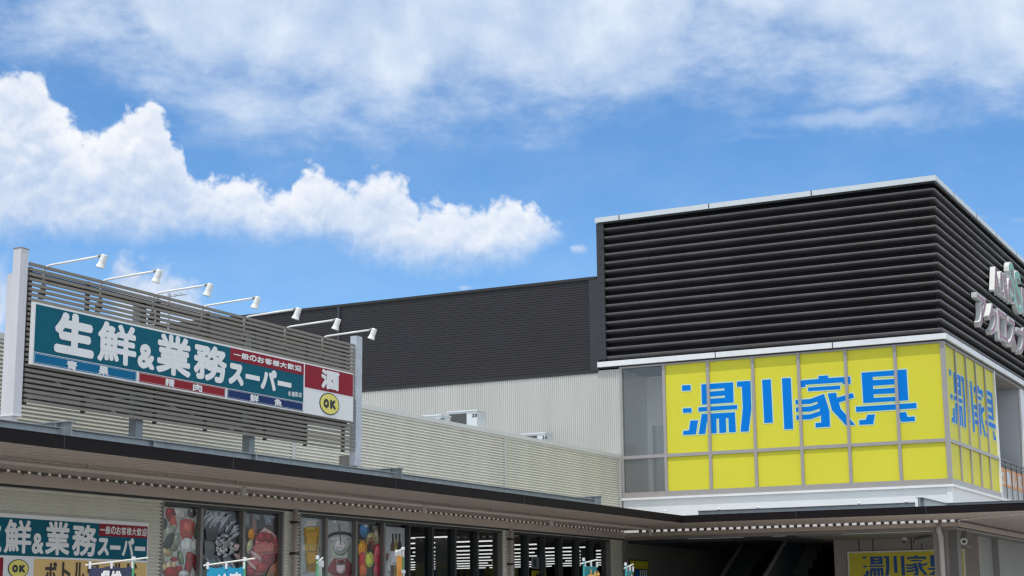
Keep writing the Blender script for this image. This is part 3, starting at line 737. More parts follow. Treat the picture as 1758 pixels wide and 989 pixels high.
for q, lb in zip(bs[1:], LL[1:]): dup(lm, (XS, float(q[1]), zb), lb)

# ------------------------------------------------------------------ channel letters on the right side
LM = mat('letter_maroon', (.30,.10,.14), .4); LG = mat('letter_green', (.12,.42,.30), .4); LS = mat('letter_white_side', (.72,.75,.76), .4)
XLt = XR + .02
def chan_letter(parent, c, y0, y1, z0, z1, m, bold):
    vs, fcs = glyph(c); w = MB(); th = .13
    # body: thick outline, side walls by stacking the outline edges
    edge = {}
    for f in fcs:
        for i in range(len(f)):
            a, b = f[i], f[(i+1) % len(f)]; k = (min(a, b), max(a, b)); edge.setdefault(k, []).append((a, b))
    offs = [(bold*math.cos(k*math.pi/4), bold*math.sin(k*math.pi/4)) for k in range(8)]
    for i, (da, db) in enumerate(offs):
        q = [(y0 + bold + u*(y1-y0-2*bold) + da, z0 + bold + t*(z1-z0-2*bold) + db) for u, t in vs]; n = len(q); X1 = XLt + th + i*.0004
        V = [(X1, a, b) for a, b in q] + [(XLt, a, b) for a, b in q]
        F = [tuple(f) for f in fcs] + [(e[0][0], e[0][1], e[0][1]+n, e[0][0]+n) for e in edge.values() if len(e) == 1]
        w.add(V, F, LS)
    put_glyph(w, c, 'x', XLt + th + .006, y0 + bold, y1 - bold, z0 + bold, z1 - bold, m, bold*.3)
    w.build('letter', parent)
cs = thing('letter_sign', 'raised white edged latin letters with a pair of green ones high on the black louvres', 'sign', (XR, 46, 9.5))
LW = [(43.28,44.05,9.70,10.40), (44.15,44.58,9.72,10.42), (44.60,45.20,9.72,10.42), (45.22,45.92,9.72,10.44), (45.45,46.25,9.78,10.93), (46.22,47.15,9.62,10.84), (47.17,47.72,9.74,10.46), (47.74,48.28,9.74,10.46), (48.30,48.95,9.74,10.48), (48.98,49.6,9.74,10.48), (49.63,50.3,9.74,10.48)]
for i, (c, q) in enumerate(zip('ACROSSPLAZA', LW)): chan_letter(cs, c, *q, LG if i in (4, 5) else LM, .028)
ks = thing('letter_sign', 'raised white and maroon katakana letters low on the black louvres of the right side', 'sign', (XR, 46, 8.4))
y = 41.05
for i, c in enumerate('アクロスプラザ'):
    chan_letter(ks, c, y, y + 1.12, 8.45, 9.30, LM, .032); y += 1.26
# banner behind the balcony railing
w = MB(); w.box(XR - .09, XR - .07, YE + .12, 52, 4.75, 5.22, mat('banner_orange', (.75,.36,.14), .6, var=.1)); w.box(XR - .09, XR - .072, YE + .12, 52, 4.36, 4.74, mat('banner_grey', (.42,.44,.45), .6, var=.1))
yy = YE + .3
for c in 'セールの家具': put_glyph(w, c, 'x', XR - .068, yy, yy + .55, 4.80, 5.17, mat('banner_letter', (.62,.66,.72), .5), .02); yy += .8
o = w.build('banner', None, (XR - .08, 47, 4.36)); tag(o, 'orange over grey banner tied behind the balcony railing at right', 'banner')
# tubes inside the balcony room
bt = thing('ceiling_tube_light', 'short lit tube deep in the dark balcony room beside the pale column', 'ceiling light', (-10.6, 50, 6.1), 'tubes in the balcony room')
w = MB(); w.tube([(-11.2, 50, 6.1), (-9.4, 50, 6.1)], .035, TUBE, 8); w.build('tube', bt)
w = MB(); w.box(-11.2, -9.4, 49.95, 50.05, 6.14, 6.2, SIGNW); w.box(-10.3, -10.28, 49.99, 50.01, 6.2, 7.58, BLACKM); w.build('housing', bt)
for k in range(1, 3): dup(bt, (-10.6, 50 - k*.2, 6.1 - k*.38))

# ------------------------------------------------------------------ rooftop units and small roof things
ACW = mat('air_unit_white', (.66,.70,.74), .4, var=.04)
GRI = mat('air_unit_grille', (.07,.075,.075), .5)
def ac_unit(pr, pl, pt, label):
    """pr: pixel of the front right top corner, pl: front left top, on the roof behind the parapet"""
    X1 = -18.0; c = onX(*pr, X1); Y = float(c[1]); X0 = float(onY(*pl, Y)[0]); zt = float(c[2]); D = .42
    r = thing('air_conditioner', label, 'air conditioner', ((X0+X1)/2, Y, 4.85), 'rooftop air conditioners')
    w = MB(); hgt = 1.05; zb_ = zt - hgt
    w.box(X0, X1, Y, Y + D, zb_, zt - .03, ACW); w.box(X0 - .015, X1 + .015, Y - .02, Y + D + .015, zt - .03, zt, ACW); w.build('casing', r)
    w = MB(); gx0, gx1 = X0 + .03, X0 + (X1-X0)*.64; cz = zt - .62; cx = (gx0+gx1)/2; rad = min((gx1-gx0)/2, .5)
    w.box(gx0, gx1, Y - .008, Y - .001, zb_ + .05, zt - .07, GRI)
    for k in range(26):
        a = k*2*math.pi/26; c1, s1 = math.cos(a), math.sin(a)
        w.tube([(cx + .08*c1, Y - .02, cz + .08*s1), (cx + rad*1.05*c1, Y - .015, max(zb_ + .05, min(zt - .08, cz + rad*1.05*s1)))], .006, ACW, 4)
    w.tube([(cx, Y - .03, cz), (cx, Y - .01, cz)], .08, ACW, 12); w.build('fan_grille', r)
    w = MB(); put_text(w, '20', 'y', Y - .004, gx1 + .14, gx1 + .28, zt - .17, zt - .09, BLACK, .004); w.build('number', r)
    w = MB(); w.box(X0 + .05, X1 - .05, Y + .05, Y + D - .05, 4.85, zb_, GALV); w.build('stand', r)
ac_unit((819, 703), (769, 709), 0, 'white rooftop air conditioner showing a round fan grille, right of the pair')
ac_unit((757, 711), (722, 715), 0, 'white rooftop air conditioner mostly hidden by the parapet, left of the pair')
ac_unit((936, 742), (897, 747), 0, 'white rooftop air conditioner with a dark grille standing alone near the ribbed wall')
p = onX(992, 747, -18.5); w = MB(); x, y, z = map(float, p)
w.tube([(x, y, 4.85), (x, y, z - .15)], .035, ACW, 10); w.tube([(x, y, z - .15), (x, y, z - .06), (x, y, z - .03), (x, y, z + .02)], [.06, .065, .05, .03], GALV, 12)
o = w.build('vent_pipe', None, (x, y, 4.85)); tag(o, 'thin grey vent pipe with a cap against the ribbed wall', 'vent pipe')
p = onX(978, 764, -18.5); x, y, z = map(float, p); w = MB(); w.tube([(x, y, 4.85), (x, y, z - .04), (x, y, z - .02), (x, y, z + .02)], [.1, .1, .16, .05], WHITE, 12)
o = w.build('roof_vent', None, (x, y, 4.85)); tag(o, 'low white mushroom roof vent just showing over the parapet coping', 'roof vent')
p = onX(291, 503, -17.6); x, y, z = map(float, p); w = MB(); w.tube([(x, y, 4.85), (x, y, z)], .016, GALV, 8); w.build
an = thing('antenna', 'small grey television antenna behind the slatted screen', 'antenna', (x, y, 4.85))
w.build('mast', an); w = MB(); w.tube([(x - .35, y, z - .06), (x + .35, y, z - .06)], .01, GALV, 6)
for k in range(6): xx = x - .32 + k*.12; w.tube([(xx, y - .14 + .01*k, z - .05), (xx, y + .14 - .01*k, z - .05)], .006, GALV, 5)
w.build('boom', an)

# ------------------------------------------------------------------ shop wall sign, downpipes, cameras
XQ = XW + .09
QP = lambda x, y: onX(x/5.1706, 800 + y/5.1706, XQ)
qa1 = float(QP(1318, 560)[1]); qa0 = 15.9; qt = float(QP(700, 464)[2]); qz = 1.55
ws = thing('shop_sign', 'teal shop wall sign over a tan strip in the shade below the canopy', 'sign', (XQ, 18, qz))
w = MB(); w.box(XW + .016, XQ, qa0, qa1, qz, qt, SIGNW); w.build('panel', ws)
tb = float(QP(700, 818)[2]); rb = float(QP(1100, 632)[2]); ry = float(QP(880, 560)[1])
w = MB()
def qf(y0, y1, z0, z1, m, l=1): w.box(XQ + (l-1)*.0025, XQ + l*.0025, y0, y1, z0, z1, m)
qf(qa0 + .03, qa1 - .025, tb, qt - .055, TEAL); qf(ry, qa1 - .025, rb, qt - .055, SRED, 2)
ty = float(QP(300, 880)[1]); qf(ty, qa1 - .02, qz + .03, tb - .03, TAN); oy = float(QP(28, 860)[1]); qf(qa0 + .03, oy, qz + .03, tb - .03, SRED)
w.build('colour_field', ws)
w = MB()
def qc(c, l, r, top, bot, bold, m=SIGNW): put_glyph(w, c, 'x', XQ + .0055, float(QP(l, (top+bot)/2)[1]), float(QP(r, (top+bot)/2)[1]), float(QP((l+r)/2, bot)[2]), float(QP((l+r)/2, top)[2]), m, bold)
qc('生', -235, 15, 462, 760, .022); qc('鮮', 35, 277, 478, 776, .013); w.build('lettering', ws); w = MB()
qc('&', 280, 387, 597, 781, .014); qc('業', 400, 617, 494, 793, .014); qc('務', 637, 857, 520, 802, .015)
w.build('lettering', ws); w = MB()
qc('ス', 864, 966, 638, 798, .018); qc('パ', 1080, 1187, 640, 802, .014)
for l, r, t_, b_ in ((975, 1067, 704, 741), (1195, 1287, 714, 752)):
    w.box(XQ + .004, XQ + .006, float(QP(l, t_)[1]), float(QP(r, t_)[1]), float(QP(l, b_)[2]), float(QP(l, t_)[2]), SIGNW)
w.build('lettering', ws); w = MB()
put_text(w, '一般のお客様大歓迎', 'x', XQ + .0062, float(QP(884, 560)[1]), float(QP(1302, 560)[1]), rb + .03, qt - .085, SIGNW, .003, .04)
w.build('lettering', ws); w = MB()
BRN = mat('brown_letter', (.035,.02,.015), .5)
lw = [(395, 505), (548, 625), (650, 748), (775, 875), (885, 985), (1000, 1098), (1125, 1215)]
for c, (l, r) in zip('ボトルワールド', lw):
    z1_ = float(QP((l+r)/2, 850 + (l-395)*.02)[2]); z0_ = z1_ - .30
    if c == 'ー': z0_, z1_ = z1_ - .17, z1_ - .12
    put_glyph(w, c, 'x', XQ + .0055, float(QP(l, 900)[1]), float(QP(r, 900)[1]), z0_, z1_, BRN, .010)
w.build('lettering', ws)
q = QP(162, 912); ok_disc(ws, XQ + .001, float(q[1]), float(q[2]), float(QP(162, 828)[2] - QP(162, 996)[2])/2, float(QP(255, 915)[1] - QP(70, 905)[1])/2)
# downpipes on the wall
def pipe(y, label):
    r = thing('downpipe', label, 'downpipe', (XW + .1, y, .12)); w = MB(); w.tube([(XW + .1, y, .13), (XW + .1, y, 3.42)], .045, SOFF, 12); w.build('pipe', r, smooth=True)
    for z in (.6, 1.7, 2.68, 3.2): w = MB(); w.box(XW + .022, XW + .15, y - .055, y + .055, z - .02, z + .02, BLACKM); w.build('bracket', r)
    return r
pipe(float(onX(507, 900, XW + .1)[1]), 'taupe rain downpipe on the wall between the meat poster and the beer poster')
pipe(float(onX(877, 930, XW + .1)[1]), 'taupe rain downpipe on the wall between the tube lit windows and the far windows')
x = float(onY(1616, 930, YB - .08)[0]); r = thing('downpipe', 'pale rain downpipe running down the front of the grey column', 'downpipe', (x, YB - .08, .12)); w = MB()
w.tube([(x, YB - .1, .13), (x, YB - .1, 3.24), (x - .03, YB - .12, 3.38), (x - .03, YB - .12, 3.5)], .062, mat('pale_pipe', (.50,.49,.48), .45), 12); w.build('pipe', r, smooth=True)
w = MB(); w.tube([(x, YB - .1, 3.18), (x, YB - .1, 3.26)], .070, MATS['pale_pipe'], 12); w.box(x - .08, x + .08, YB - .15, YB - .021, 1.6, 1.64, MATS['pale_pipe']); w.build('collar', r)
# cameras
CW = mat('camera_white', (.55,.55,.55), .4)
def camera(p, dv, label, size=1.):
    p = Vector([float(v) for v in p]); d = Vector(dv).normalized(); r = thing('security_camera', label, 'security camera', tuple(p), None)
    w = MB(); w.tube([p - d*.14*size, p + d*.14*size], .055*size, mat('camera_grey', (.16,.16,.16), .4), 12); w.build('body', r)
    w = MB(); w.tube([p + d*.141*size, p + d*.147*size], .05*size, CW, 12); w.tube([p + d*.148*size, p + d*.152*size], .03*size, BLACK, 10); w.build('lens', r)
    w = MB(); w.tube([p - d*.05*size, p - d*.05*size + Vector((.0, .03, -.13))*size, p + Vector((.02, .30, -.13))*size], .016*size, MATS['camera_grey'], 8); w.build('bracket', r)
p = onY(1585, 926, 39.6); camera(p, (-.8, -.5, -.22), 'white bullet security camera on a bracket left of the grey column', 1.5)
p = onX(1656, 923, -8.2); camera(p, (.12, -.9, -.42), 'dark bullet security camera pointing down right of the grey column', 1.5)
p = onY(1552, 926, 40.4); x, y, z = map(float, p); w = MB(); w.tube([(x, y, 3.37), (x, y, z + .03), (x, y, z - .02), (x, y, z - .06)], [.07, .07, .06, .02], CW, 12); w.tube([(x, y, z - .03), (x, y, z - .09)], [.05, .015], BLACK, 10)
o = w.build('dome_camera', None, (x, y, z)); tag(o, 'small dome camera under the recess ceiling above the yellow wall sign', 'security camera')
p = onY(1097, 930, YB + .9); x, y, z = map(float, p); w = MB(); w.tube([(x, y, 3.32), (x, y, z), (x, y, z - .05)], [.08, .08, .03], BLACK, 12)
o = w.build('dome_camera', None, (x, y, z)); tag(o, 'small black dome camera at the top of the recess wall above the navy poster', 'security camera')

# ------------------------------------------------------------------ window posters
XPo = XW - .064
K_ = 1.55
PMC = {}
def pc(r, g, b):
    k = (r, g, b)
    if k not in PMC: PMC[k] = mat('print_%d_%d_%d' % k, tuple(min(.85, c*K_) for c in lin(r, g, b)), .35, var=.32, scale=14, coat=.3)
    return PMC[k]
RP = random.Random(11)
def poster(ya, yb, zt, base, items, off, sc_, label):
    """flat printed film on the glass; items are outlines in the photo's zoom coordinates"""
    w = MB(); w.box(XPo - .002, XPo, ya, yb, .34, zt, pc(*base)); lv = 0
    for poly, col in items:
        lv += 1
        q = [onX(off[0] + x/sc_, off[1] + y/sc_, XPo) for x, y in poly]
        q = [(min(yb - .005, max(ya + .005, float(v[1]))), min(zt - .005, max(.36, float(v[2])))) for v in q]
        w.flat('x', XPo + lv*.0003, q, pc(*col))
        ys_ = [v[0] for v in q]; zs_ = [v[1] for v in q]; cy, cz = sum(ys_)/len(q), sum(zs_)/len(q); wy, wz = max(ys_)-min(ys_), max(zs_)-min(zs_)
        if min(wy, wz) < .05: continue
        for (sc2, dy, dz, kk) in ((.80, .05, -.06, .80), (.70, -.05, .06, 1.10), (.34, -.14, .18, 1.32), (.16, -.17, .24, 1.6)):
            lv += .25
            if sc2 < .5 and len(q) < 10: continue
            q2 = [(cy + (v[0]-cy)*sc2 + dy*wy*RP.uniform(.6, 1.4), cz + (v[1]-cz)*sc2*RP.uniform(.93, 1.07) + dz*wz) for v in q]
            q2 = [(min(yb - .005, max(ya + .005, v[0])), min(zt - .005, max(.36, v[1]))) for v in q2]
            w.flat('x', XPo + lv*.0003, q2, pc(*[int(min(235, max(0, c*kk + RP.uniform(-7, 7)))) // 8*8 for c in col]))
    o = w.build('window_poster', None, (XPo, (ya+yb)/2, .34)); tag(o, label, 'poster', 'food posters on the shop windows')
E_ = ell
Z6 = (260, 850); z6 = 7.032
W1 = (20.38, 21.295); W2 = (21.365, 22.405); W3 = (22.475, 23.5)
R_ = random.Random(3)
it = [(E_(330,220,120,70,20),(158,160,160)), (E_(225,235,55,95,-8),(118,28,38)), ([(255,110),(275,120),(300,250),(250,240)],(105,25,38)), (E_(265,340,42,100,-6),(150,62,48)), (E_(485,215,55,65),(48,38,48)), (E_(478,190,12,12),(150,150,150)), (E_(145,350,45,75,10),(42,48,48)),
  ([(345,300),(400,285),(470,290),(520,330),(510,470),(470,560),(380,550),(340,470)],(150,62,56)), (E_(430,400,60,80),(162,78,66)), (E_(545,440,32,110,5),(62,80,70)), (E_(215,470,55,130,30),(126,134,120)), (E_(205,560,50,120,28),(46,52,52)), (E_(300,560,40,110,10),(108,118,108)),
  (E_(420,600,72,85),(178,182,188)), (E_(530,620,55,90),(165,168,168)), (E_(175,690,85,42,28),(145,130,100)), (E_(115,780,42,75),(135,120,95)), (E_(265,640,48,45),(88,96,80)), (E_(460,760,45,80),(120,25,35)), (E_(520,820,40,120,-15),(96,20,30)), (E_(440,880,40,120,8),(112,24,34)), (E_(270,775,40,28),(120,26,34)),
  (E_(200,850,32,55),(168,152,122)), (E_(262,845,30,45),(166,150,120)), (E_(150,870,28,50),(160,146,118)), (E_(235,935,95,70),(122,20,32)), (E_(330,890,38,40),(128,26,36)), (E_(350,760,30,90,-10),(92,112,92)), (E_(380,950,60,40),(160,165,165))]
poster(*W1, 3.30, (150,153,152), it, Z6, z6, 'window poster of red peppers, tomatoes and mixed vegetables, leftmost by the teal sign')
it = [(E_(740,300,300,30,0),(70,76,88))]
for (cx, cy, l, wd, an) in [(700,230,120,26,-45),(735,270,140,30,-45),(790,290,150,34,-48),(840,270,150,30,-52),(880,330,130,32,-55),(690,190,70,18,-50),(920,400,60,28,-60),(1010,400,70,26,-35),(1000,440,80,22,-30),(1040,470,90,20,-30),(1000,500,80,16,-28),(960,350,60,20,-40)]:
    it.append((E_(cx, cy, l, wd, an), (118,124,140))); it.append((E_(cx + 6, cy + 6, l*.85, wd*.4, an), (62,68,84))); it.append((E_(cx - 4, cy - 6, l*.8, wd*.3, an), (150,156,170)))
it += [([(640,410),(780,400),(775,545),(650,545)],(52,48,52)), ([(625,560),(770,560),(745,690),(630,720)],(66,64,68))]
for k in range(46):
    a = R_.uniform(0, 6.28); d = R_.uniform(0, 1)**.5; x = 870 + 110*d*math.cos(a); y = 620 + 140*d*math.sin(a)
    it.append((E_(x, y, R_.uniform(22, 40), R_.uniform(12, 20), R_.uniform(-80, 80)), R_.choice([(142,140,148),(120,118,128),(96,92,100),(152,150,158)])))
for k in range(16): it.append((E_(1030 + R_.uniform(-45, 45), 680 + R_.uniform(-80, 100), 32, 16, R_.uniform(-70, 20)), R_.choice([(132,110,106),(110,88,86),(150,132,128)])))
for k in range(14): it.append((E_(640 + k*24, 830 + R_.uniform(-40, 50), 75, 13, 55), R_.choice([(70,88,106),(52,62,80),(100,112,124)])))
poster(*W2, 3.30, (46,50,60), it, Z6, z6, 'window poster of silver blue fish, squid and shellfish, middle of the left window')
it = [([(1125,195),(1185,195),(1185,385),(1125,380)],(92,102,112)), ([(1215,210),(1265,240),(1275,480),(1215,480)],(112,80,84)), ([(1240,200),(1312,200),(1310,300),(1240,300)],(96,104,112)), ([(1350,210),(1525,212),(1500,260),(1440,300),(1455,365),(1380,360)],(98,106,116)), (E_(1150,450,45,60),(58,34,30)),
  (E_(1205,475,42,72),(176,112,28)), (E_(1130,580,25,50),(70,90,50)), ([(1360,390),(1450,440),(1515,520),(1520,640),(1500,760),(1420,850),(1330,960),(1160,977),(1150,860),(1240,640),(1255,500)],(146,72,80)), ([(1360,390),(1450,440),(1510,500),(1490,520),(1380,430),(1290,460)],(172,142,150)), (E_(1330,510,70,60,-20),(128,52,62)), (E_(1420,520,50,60,20),(122,48,58)),
  ([(1245,575),(1520,590),(1515,700),(1250,710)],(158,88,92)), (E_(1270,740,130,24,38),(168,140,142)), (E_(1220,860,110,20,45),(164,134,136)), (E_(1400,780,80,70),(112,36,48)), (E_(1330,880,80,60,-30),(128,44,56)), (E_(1180,620,36,90,12),(150,140,120)), (E_(1200,930,60,50),(118,36,48)), ([(1430,860),(1530,790),(1530,977),(1380,977)],(118,86,66)), (E_(1480,740,30,30),(92,28,40))]
poster(*W3, 3.30, (44,36,44), it, Z6, z6, 'window poster of marbled red meat slices, right of the fish poster')
Z7 = (480, 800); z7 = 5.1706
it = [([(240,485),(350,480),(356,545),(210,550)],(150,156,160)), ([(210,548),(356,540),(332,930),(300,945),(238,938)],(152,118,18)), ([(210,548),(232,548),(252,935),(238,938)],(124,96,22)), ([(228,545),(340,541),(338,570),(230,575)],(164,134,40)), (E_(205,940,60,14),(118,124,128)), ([(178,690),(404,700),(404,770),(178,768)],(146,152,154)), ([(222,695),(345,698),(342,770),(226,768)],(150,130,58))]
poster(24.07, 24.825, 3.31, (132,142,148), it, Z7, z7, 'window poster of a tall glass of golden beer')
it = [(E_(500,470,80,26),(120,124,110)), (E_(490,494,14,8),(200,202,204)), (E_(545,680,160,100),(38,40,50)), (E_(545,700,150,92),(136,140,146)), ([(430,650),(665,660),(665,977),(430,977)],(140,144,148)), (E_(540,690,70,78),(150,155,160)), (E_(540,720,68,76),(70,80,92)), (E_(540,712,64,72),(158,163,168)), ([(480,700),(604,700),(600,730),(484,730)],(172,176,180)),
  ([(520,505),(536,540),(540,600),(545,700),(535,700),(530,600),(522,545)],(84,88,94)), ([(480,820),(430,900),(428,940),(470,977),(640,977),(664,900),(600,820)],(110,48,60)), (E_(542,850,44,34),(134,118,122)), (E_(540,850,32,20),(96,44,54)), ([(500,880),(580,880),(575,930),(555,955),(525,955),(505,930)],(176,172,172)), (E_(620,900,30,70,-25),(92,40,52))]
poster(24.895, 25.795, 3.31, (140,146,150), it, Z7, z7, 'window poster of a glass coffee pot over a dark red cup')
it = [(E_(752,570,42,66),(52,96,150)), (E_(770,525,22,26),(136,156,176)), (E_(850,540,32,60),(74,72,66)), (E_(862,640,24,80,-6),(128,122,112)), (E_(812,655,46,66),(132,126,92)), (E_(812,690,28,60),(118,54,50)), (E_(735,740,42,78),(170,112,30)), (E_(735,850,36,90),(140,30,34)), (E_(740,930,34,60),(168,82,36)), (E_(795,830,38,70),(140,150,40)), (E_(795,850,30,36),(160,170,50)), (E_(868,800,38,110),(150,34,56)), (E_(868,760,28,50),(166,66,90)), (E_(866,930,40,60),(130,34,54)), (E_(800,720,10,60,15),(40,44,36)), ([(700,655),(900,652),(900,660),(700,662)],(120,116,98))]
poster(25.865, 26.755, 3.28, (14,14,18), it, Z7, z7, 'window poster of bright fruit drinks on a black ground')
it = [([(935,760),(1135,760),(1135,977),(935,977)],(136,144,152))]
for x, c, lq in ((1005,(66,40,44),0), (1034,(112,98,52),1), (1064,(30,32,38),0)):
    it += [([(x-8,600),(x+8,600),(x+8,660),(x+20,710),(x+20,977),(x-20,977),(x-20,710),(x-8,660)], c), ([(x-8,600),(x+8,600),(x+8,650),(x-8,650)], (24,24,34))]
it += [([(985,755),(1085,755),(1085,880),(985,880)],(166,172,178)), ([(934,775),(972,775),(968,815),(954,855),(938,815)],(92,36,52)), ([(951,855),(956,855),(957,960),(950,960)],(150,156,160)), (E_(953,963,18,5),(150,156,160))]
poster(26.825, 27.655, 3.27, (138,146,154), it, Z7, z7, 'window poster of three wine bottles and a glass of red wine')
# notices in the far window
w = MB(); XN = XW - .10
p = onX(912, 950, XN); q = onX(928, 963, XN)
w.box(XN, XN + .003, p[1], p[1] + .72, 2.62, 2.88, pc(150,155,156)); w.flat('x', XN + .0035, ell(float(p[1]) + .16, 2.75, .09, .10), pc(70,80,84)); w.box(XN, XN + .003, p[1], p[1] + .72, 1.7, 2.58, pc(168,158,44))
put_text(w, '特売', 'x', XN + .004, float(p[1]) + .2, float(p[1]) + .6, 2.38, 2.52, BLACK, .008); put_text(w, '酒', 'x', XN + .004, float(p[1]) + .26, float(p[1]) + .52, 2.05, 2.32, BLACK, .01)
o = w.build('window_notice', None, (XN, float(p[1]) + .36, 1.7)); tag(o, 'white over yellow notice behind the glass of the far windows', 'notice')

# ------------------------------------------------------------------ nobori flags
def cloth(mb, p, ux, wd, z1, z0, m, amp=.02, n=10, nz=14, ph=0.):
    nrm = Vector((ux[1], -ux[0], 0)); vs = []; fcs = []
    for j in range(nz+1):
        for i in range(n+1):
            u = i/n; t = j/nz; d = amp*math.sin(u*5 + t*6 + ph)*(.4 + t)
            sag = -.025*math.sin(u*math.pi*2)**2*(1-t)
            q = Vector(p) + Vector(ux)*(u*wd) + nrm*d; vs.append((q.x, q.y, z1 + (z0-z1)*t + sag))
    for j in range(nz):
        for i in range(n): a = j*(n+1) + i; fcs.append((a, a+1, a+n+2, a+n+1))
    mb.add(vs, fcs, m)
def away(px, py, ang):
    d = ray(px, py); a = math.atan2(d[0], d[1]) + RAD(ang); return (math.sin(a), math.cos(a), 0)
def flag(px, py, depth, left, right, tilt, cloth_m, label, text=None, tm=None, band=None, pole=None):
    """pole at pixel px, py; the arm runs from -left to +right metres along the view's horizontal"""
    p = Vector([float(v) for v in atD(px, py, depth)]); z = p.z; ux = Vector(tilt).normalized()
    r = thing('banner_flag', label, 'banner flag', (p.x, p.y, 0), 'advertising flags in front of the shop')
    pm = pole or mat('green_flag_pole', (.10,.38,.20), .35)
    w = MB(); w.tube([(p.x, p.y, 0), (p.x, p.y, z + .02)], .014, pm, 8); w.tube([(p.x, p.y, z + .0), (p.x, p.y, z + .045)], .022, SIGNW, 8); w.build('pole', r)
    a = p - ux*left; b = p + ux*right; w = MB(); w.tube([(a.x, a.y, z - .045), (b.x, b.y, z + .03)], .010, mat('flag_arm_white', (.75,.74,.68), .4), 8); w.build('cross_arm', r)
    wd = left - .03 if left > right else right - .03; st = a + ux*.04 if left > right else p + ux*.03
    st = Vector((st.x, st.y, 0)); w = MB(); nrm = Vector((ux.y, -ux.x, 0))
    cloth(w, (st.x, st.y, 0), (ux.x, ux.y, 0), wd, z - .055, z - 1.75, cloth_m, .018); cl = w.build('cloth', r, smooth=True)
    for u in (.02, .5, .97): w = MB(); q = st + ux*(wd*u); zq = z - .075; w.tube([(q.x, q.y, zq - .01), (q.x, q.y, zq + .07)], .016, SIGNW, 6); w.build('tab', r)
    if text:
        for (c, u0, u1, h0, h1, m_) in text:
            w = MB()
            vs, fcs = glyph(c)
            for k in range(9):
                da, db = (0, 0) if k == 0 else (.007*math.cos(k*math.pi/4), .007*math.sin(k*math.pi/4))
                V = []
                for a_, b_ in vs:
                    q = st + ux*(wd*(u0 + a_*(u1-u0)) + da) + nrm*(.045 + k*.0003); V.append((q.x, q.y, z - h1 + b_*(h1-h0) + db))
                w.add(V, fcs, m_)
            w.build('print', cl, origin=ORG[r.name])
    return r
vr = (float(AX[0][0]), float(AX[0][1]), 0)
NV = mat('flag_navy', (.035,.045,.10), .7, var=.1, scale=6); BL = mat('flag_blue', (.01,.30,.52), .7, var=.06); TE = mat('flag_teal', (.02,.22,.24), .7); OR = mat('flag_orange', (.80,.34,.05), .7); GW = mat('flag_pale_green', (.50,.62,.50), .7, var=.2, scale=10); RD = mat('flag_red', (.62,.06,.05), .7)
FW = mat('flag_print_white', (.8,.8,.82), .7); FO = mat('flag_print_gold', (.85,.45,.08), .7)
flag(229, 962.5, 18.6, .53, .16, vr, NV, 'navy banner flag with white characters before the tan bottle sign', [('県', .30, .50, .115, .30, FW), ('総', .52, .74, .115, .31, FW)])
flag(420, 963.5, 19.2, .47, .12, vr, BL, 'bright blue banner flag before the fish and meat posters', [('冷', .32, .58, .145, .34, FW), ('凍', .62, .90, .13, .33, FW)])
flag(545, 960, 20.5, .03, .42, away(545, 960, 9), GW, 'pale green banner flag seen nearly edge on before the beer poster', [('旬', .2, .8, .15, .5, mat('flag_print_green', (.05,.3,.15), .7))])
flag(692, 945, 22, .46, .03, away(692, 945, 12), OR, 'orange banner flag seen nearly edge on before the wine poster', [('酒', .2, .8, .25, .6, FW)])
flag(1002, 963, 25, .10, .45, away(1002, 963, 27), TE, 'teal and red banner flag with big gold characters before the far windows', [('大', .05, .5, .13, .38, FO), ('特', .5, .98, .15, .40, FO), ('価', .1, .6, .45, .70, FW)], pole=mat('teal_pole', (.05,.4,.42), .4))
flag(1074, 971, 26, .08, .40, away(1074, 971, 17), TE, 'small teal and orange banner flag at the inner corner by the navy poster', [('お', .1, .9, .14, .42, FO), ('得', .1, .9, .46, .74, FO)], pole=MATS['teal_pole'])

# ------------------------------------------------------------------ light and sky
EL, AZ = RAD(70), RAD(13)
sd = Vector((math.cos(EL)*math.sin(AZ), -math.cos(EL)*math.cos(AZ), math.sin(EL)))
su = bpy.data.lights.new('sun', 'SUN'); su.energy = 2.3; su.angle = RAD(.5); su.color = (1., .95, .87)
so = bpy.data.objects.new('sun', su); C.objects.link(so); so.rotation_euler = sd.to_track_quat('Z', 'Y').to_euler(); so.location = (0, 0, 60)
W = bpy.data.worlds.new('World'); S.world = W; W.use_nodes = True; nt = W.node_tree
for n in list(nt.nodes): nt.nodes.remove(n)
def N(t, **k):
    n = nt.nodes.new(t)
    for a, b in k.items(): setattr(n, a, b)
    return n
def val(x, sock):
    if isinstance(x, (int, float)): sock.default_value = x
    else: nt.links.new(x, sock)
def M(op, a, b=None, c=None, clamp=False):
    n = N('ShaderNodeMath', operation=op, use_clamp=clamp); val(a, n.inputs[0])
    if b is not None: val(b, n.inputs[1])
    if c is not None: val(c, n.inputs[2])
    return n.outputs[0]
def smooth(x, lo, hi):
    n = N('ShaderNodeMapRange', interpolation_type='SMOOTHSTEP'); val(x, n.inputs[0]); n.inputs[1].default_value = lo; n.inputs[2].default_value = hi
    return n.outputs[0]
def mixc(f, a, b):
    n = N('ShaderNodeMix', data_type='RGBA'); val(f, n.inputs[0])
    for s_, v in ((n.inputs[6], a), (n.inputs[7], b)):
        if isinstance(v, tuple): s_.default_value = (*v, 1)
        else: nt.links.new(v, s_)
    return n.outputs[2]
sky = N('ShaderNodeTexSky', sky_type='NISHITA'); sky.sun_disc = False; sky.sun_elevation = EL; sky.sun_rotation = math.atan2(sd.x, sd.y)
sky.altitude = 100; sky.air_density = .85; sky.dust_density = .1; sky.ozone_density = 2.5
tc = N('ShaderNodeTexCoord'); sep = N('ShaderNodeSeparateXYZ'); nt.links.new(tc.outputs['Generated'], sep.inputs[0])
X_, Y_, Z_ = sep.outputs
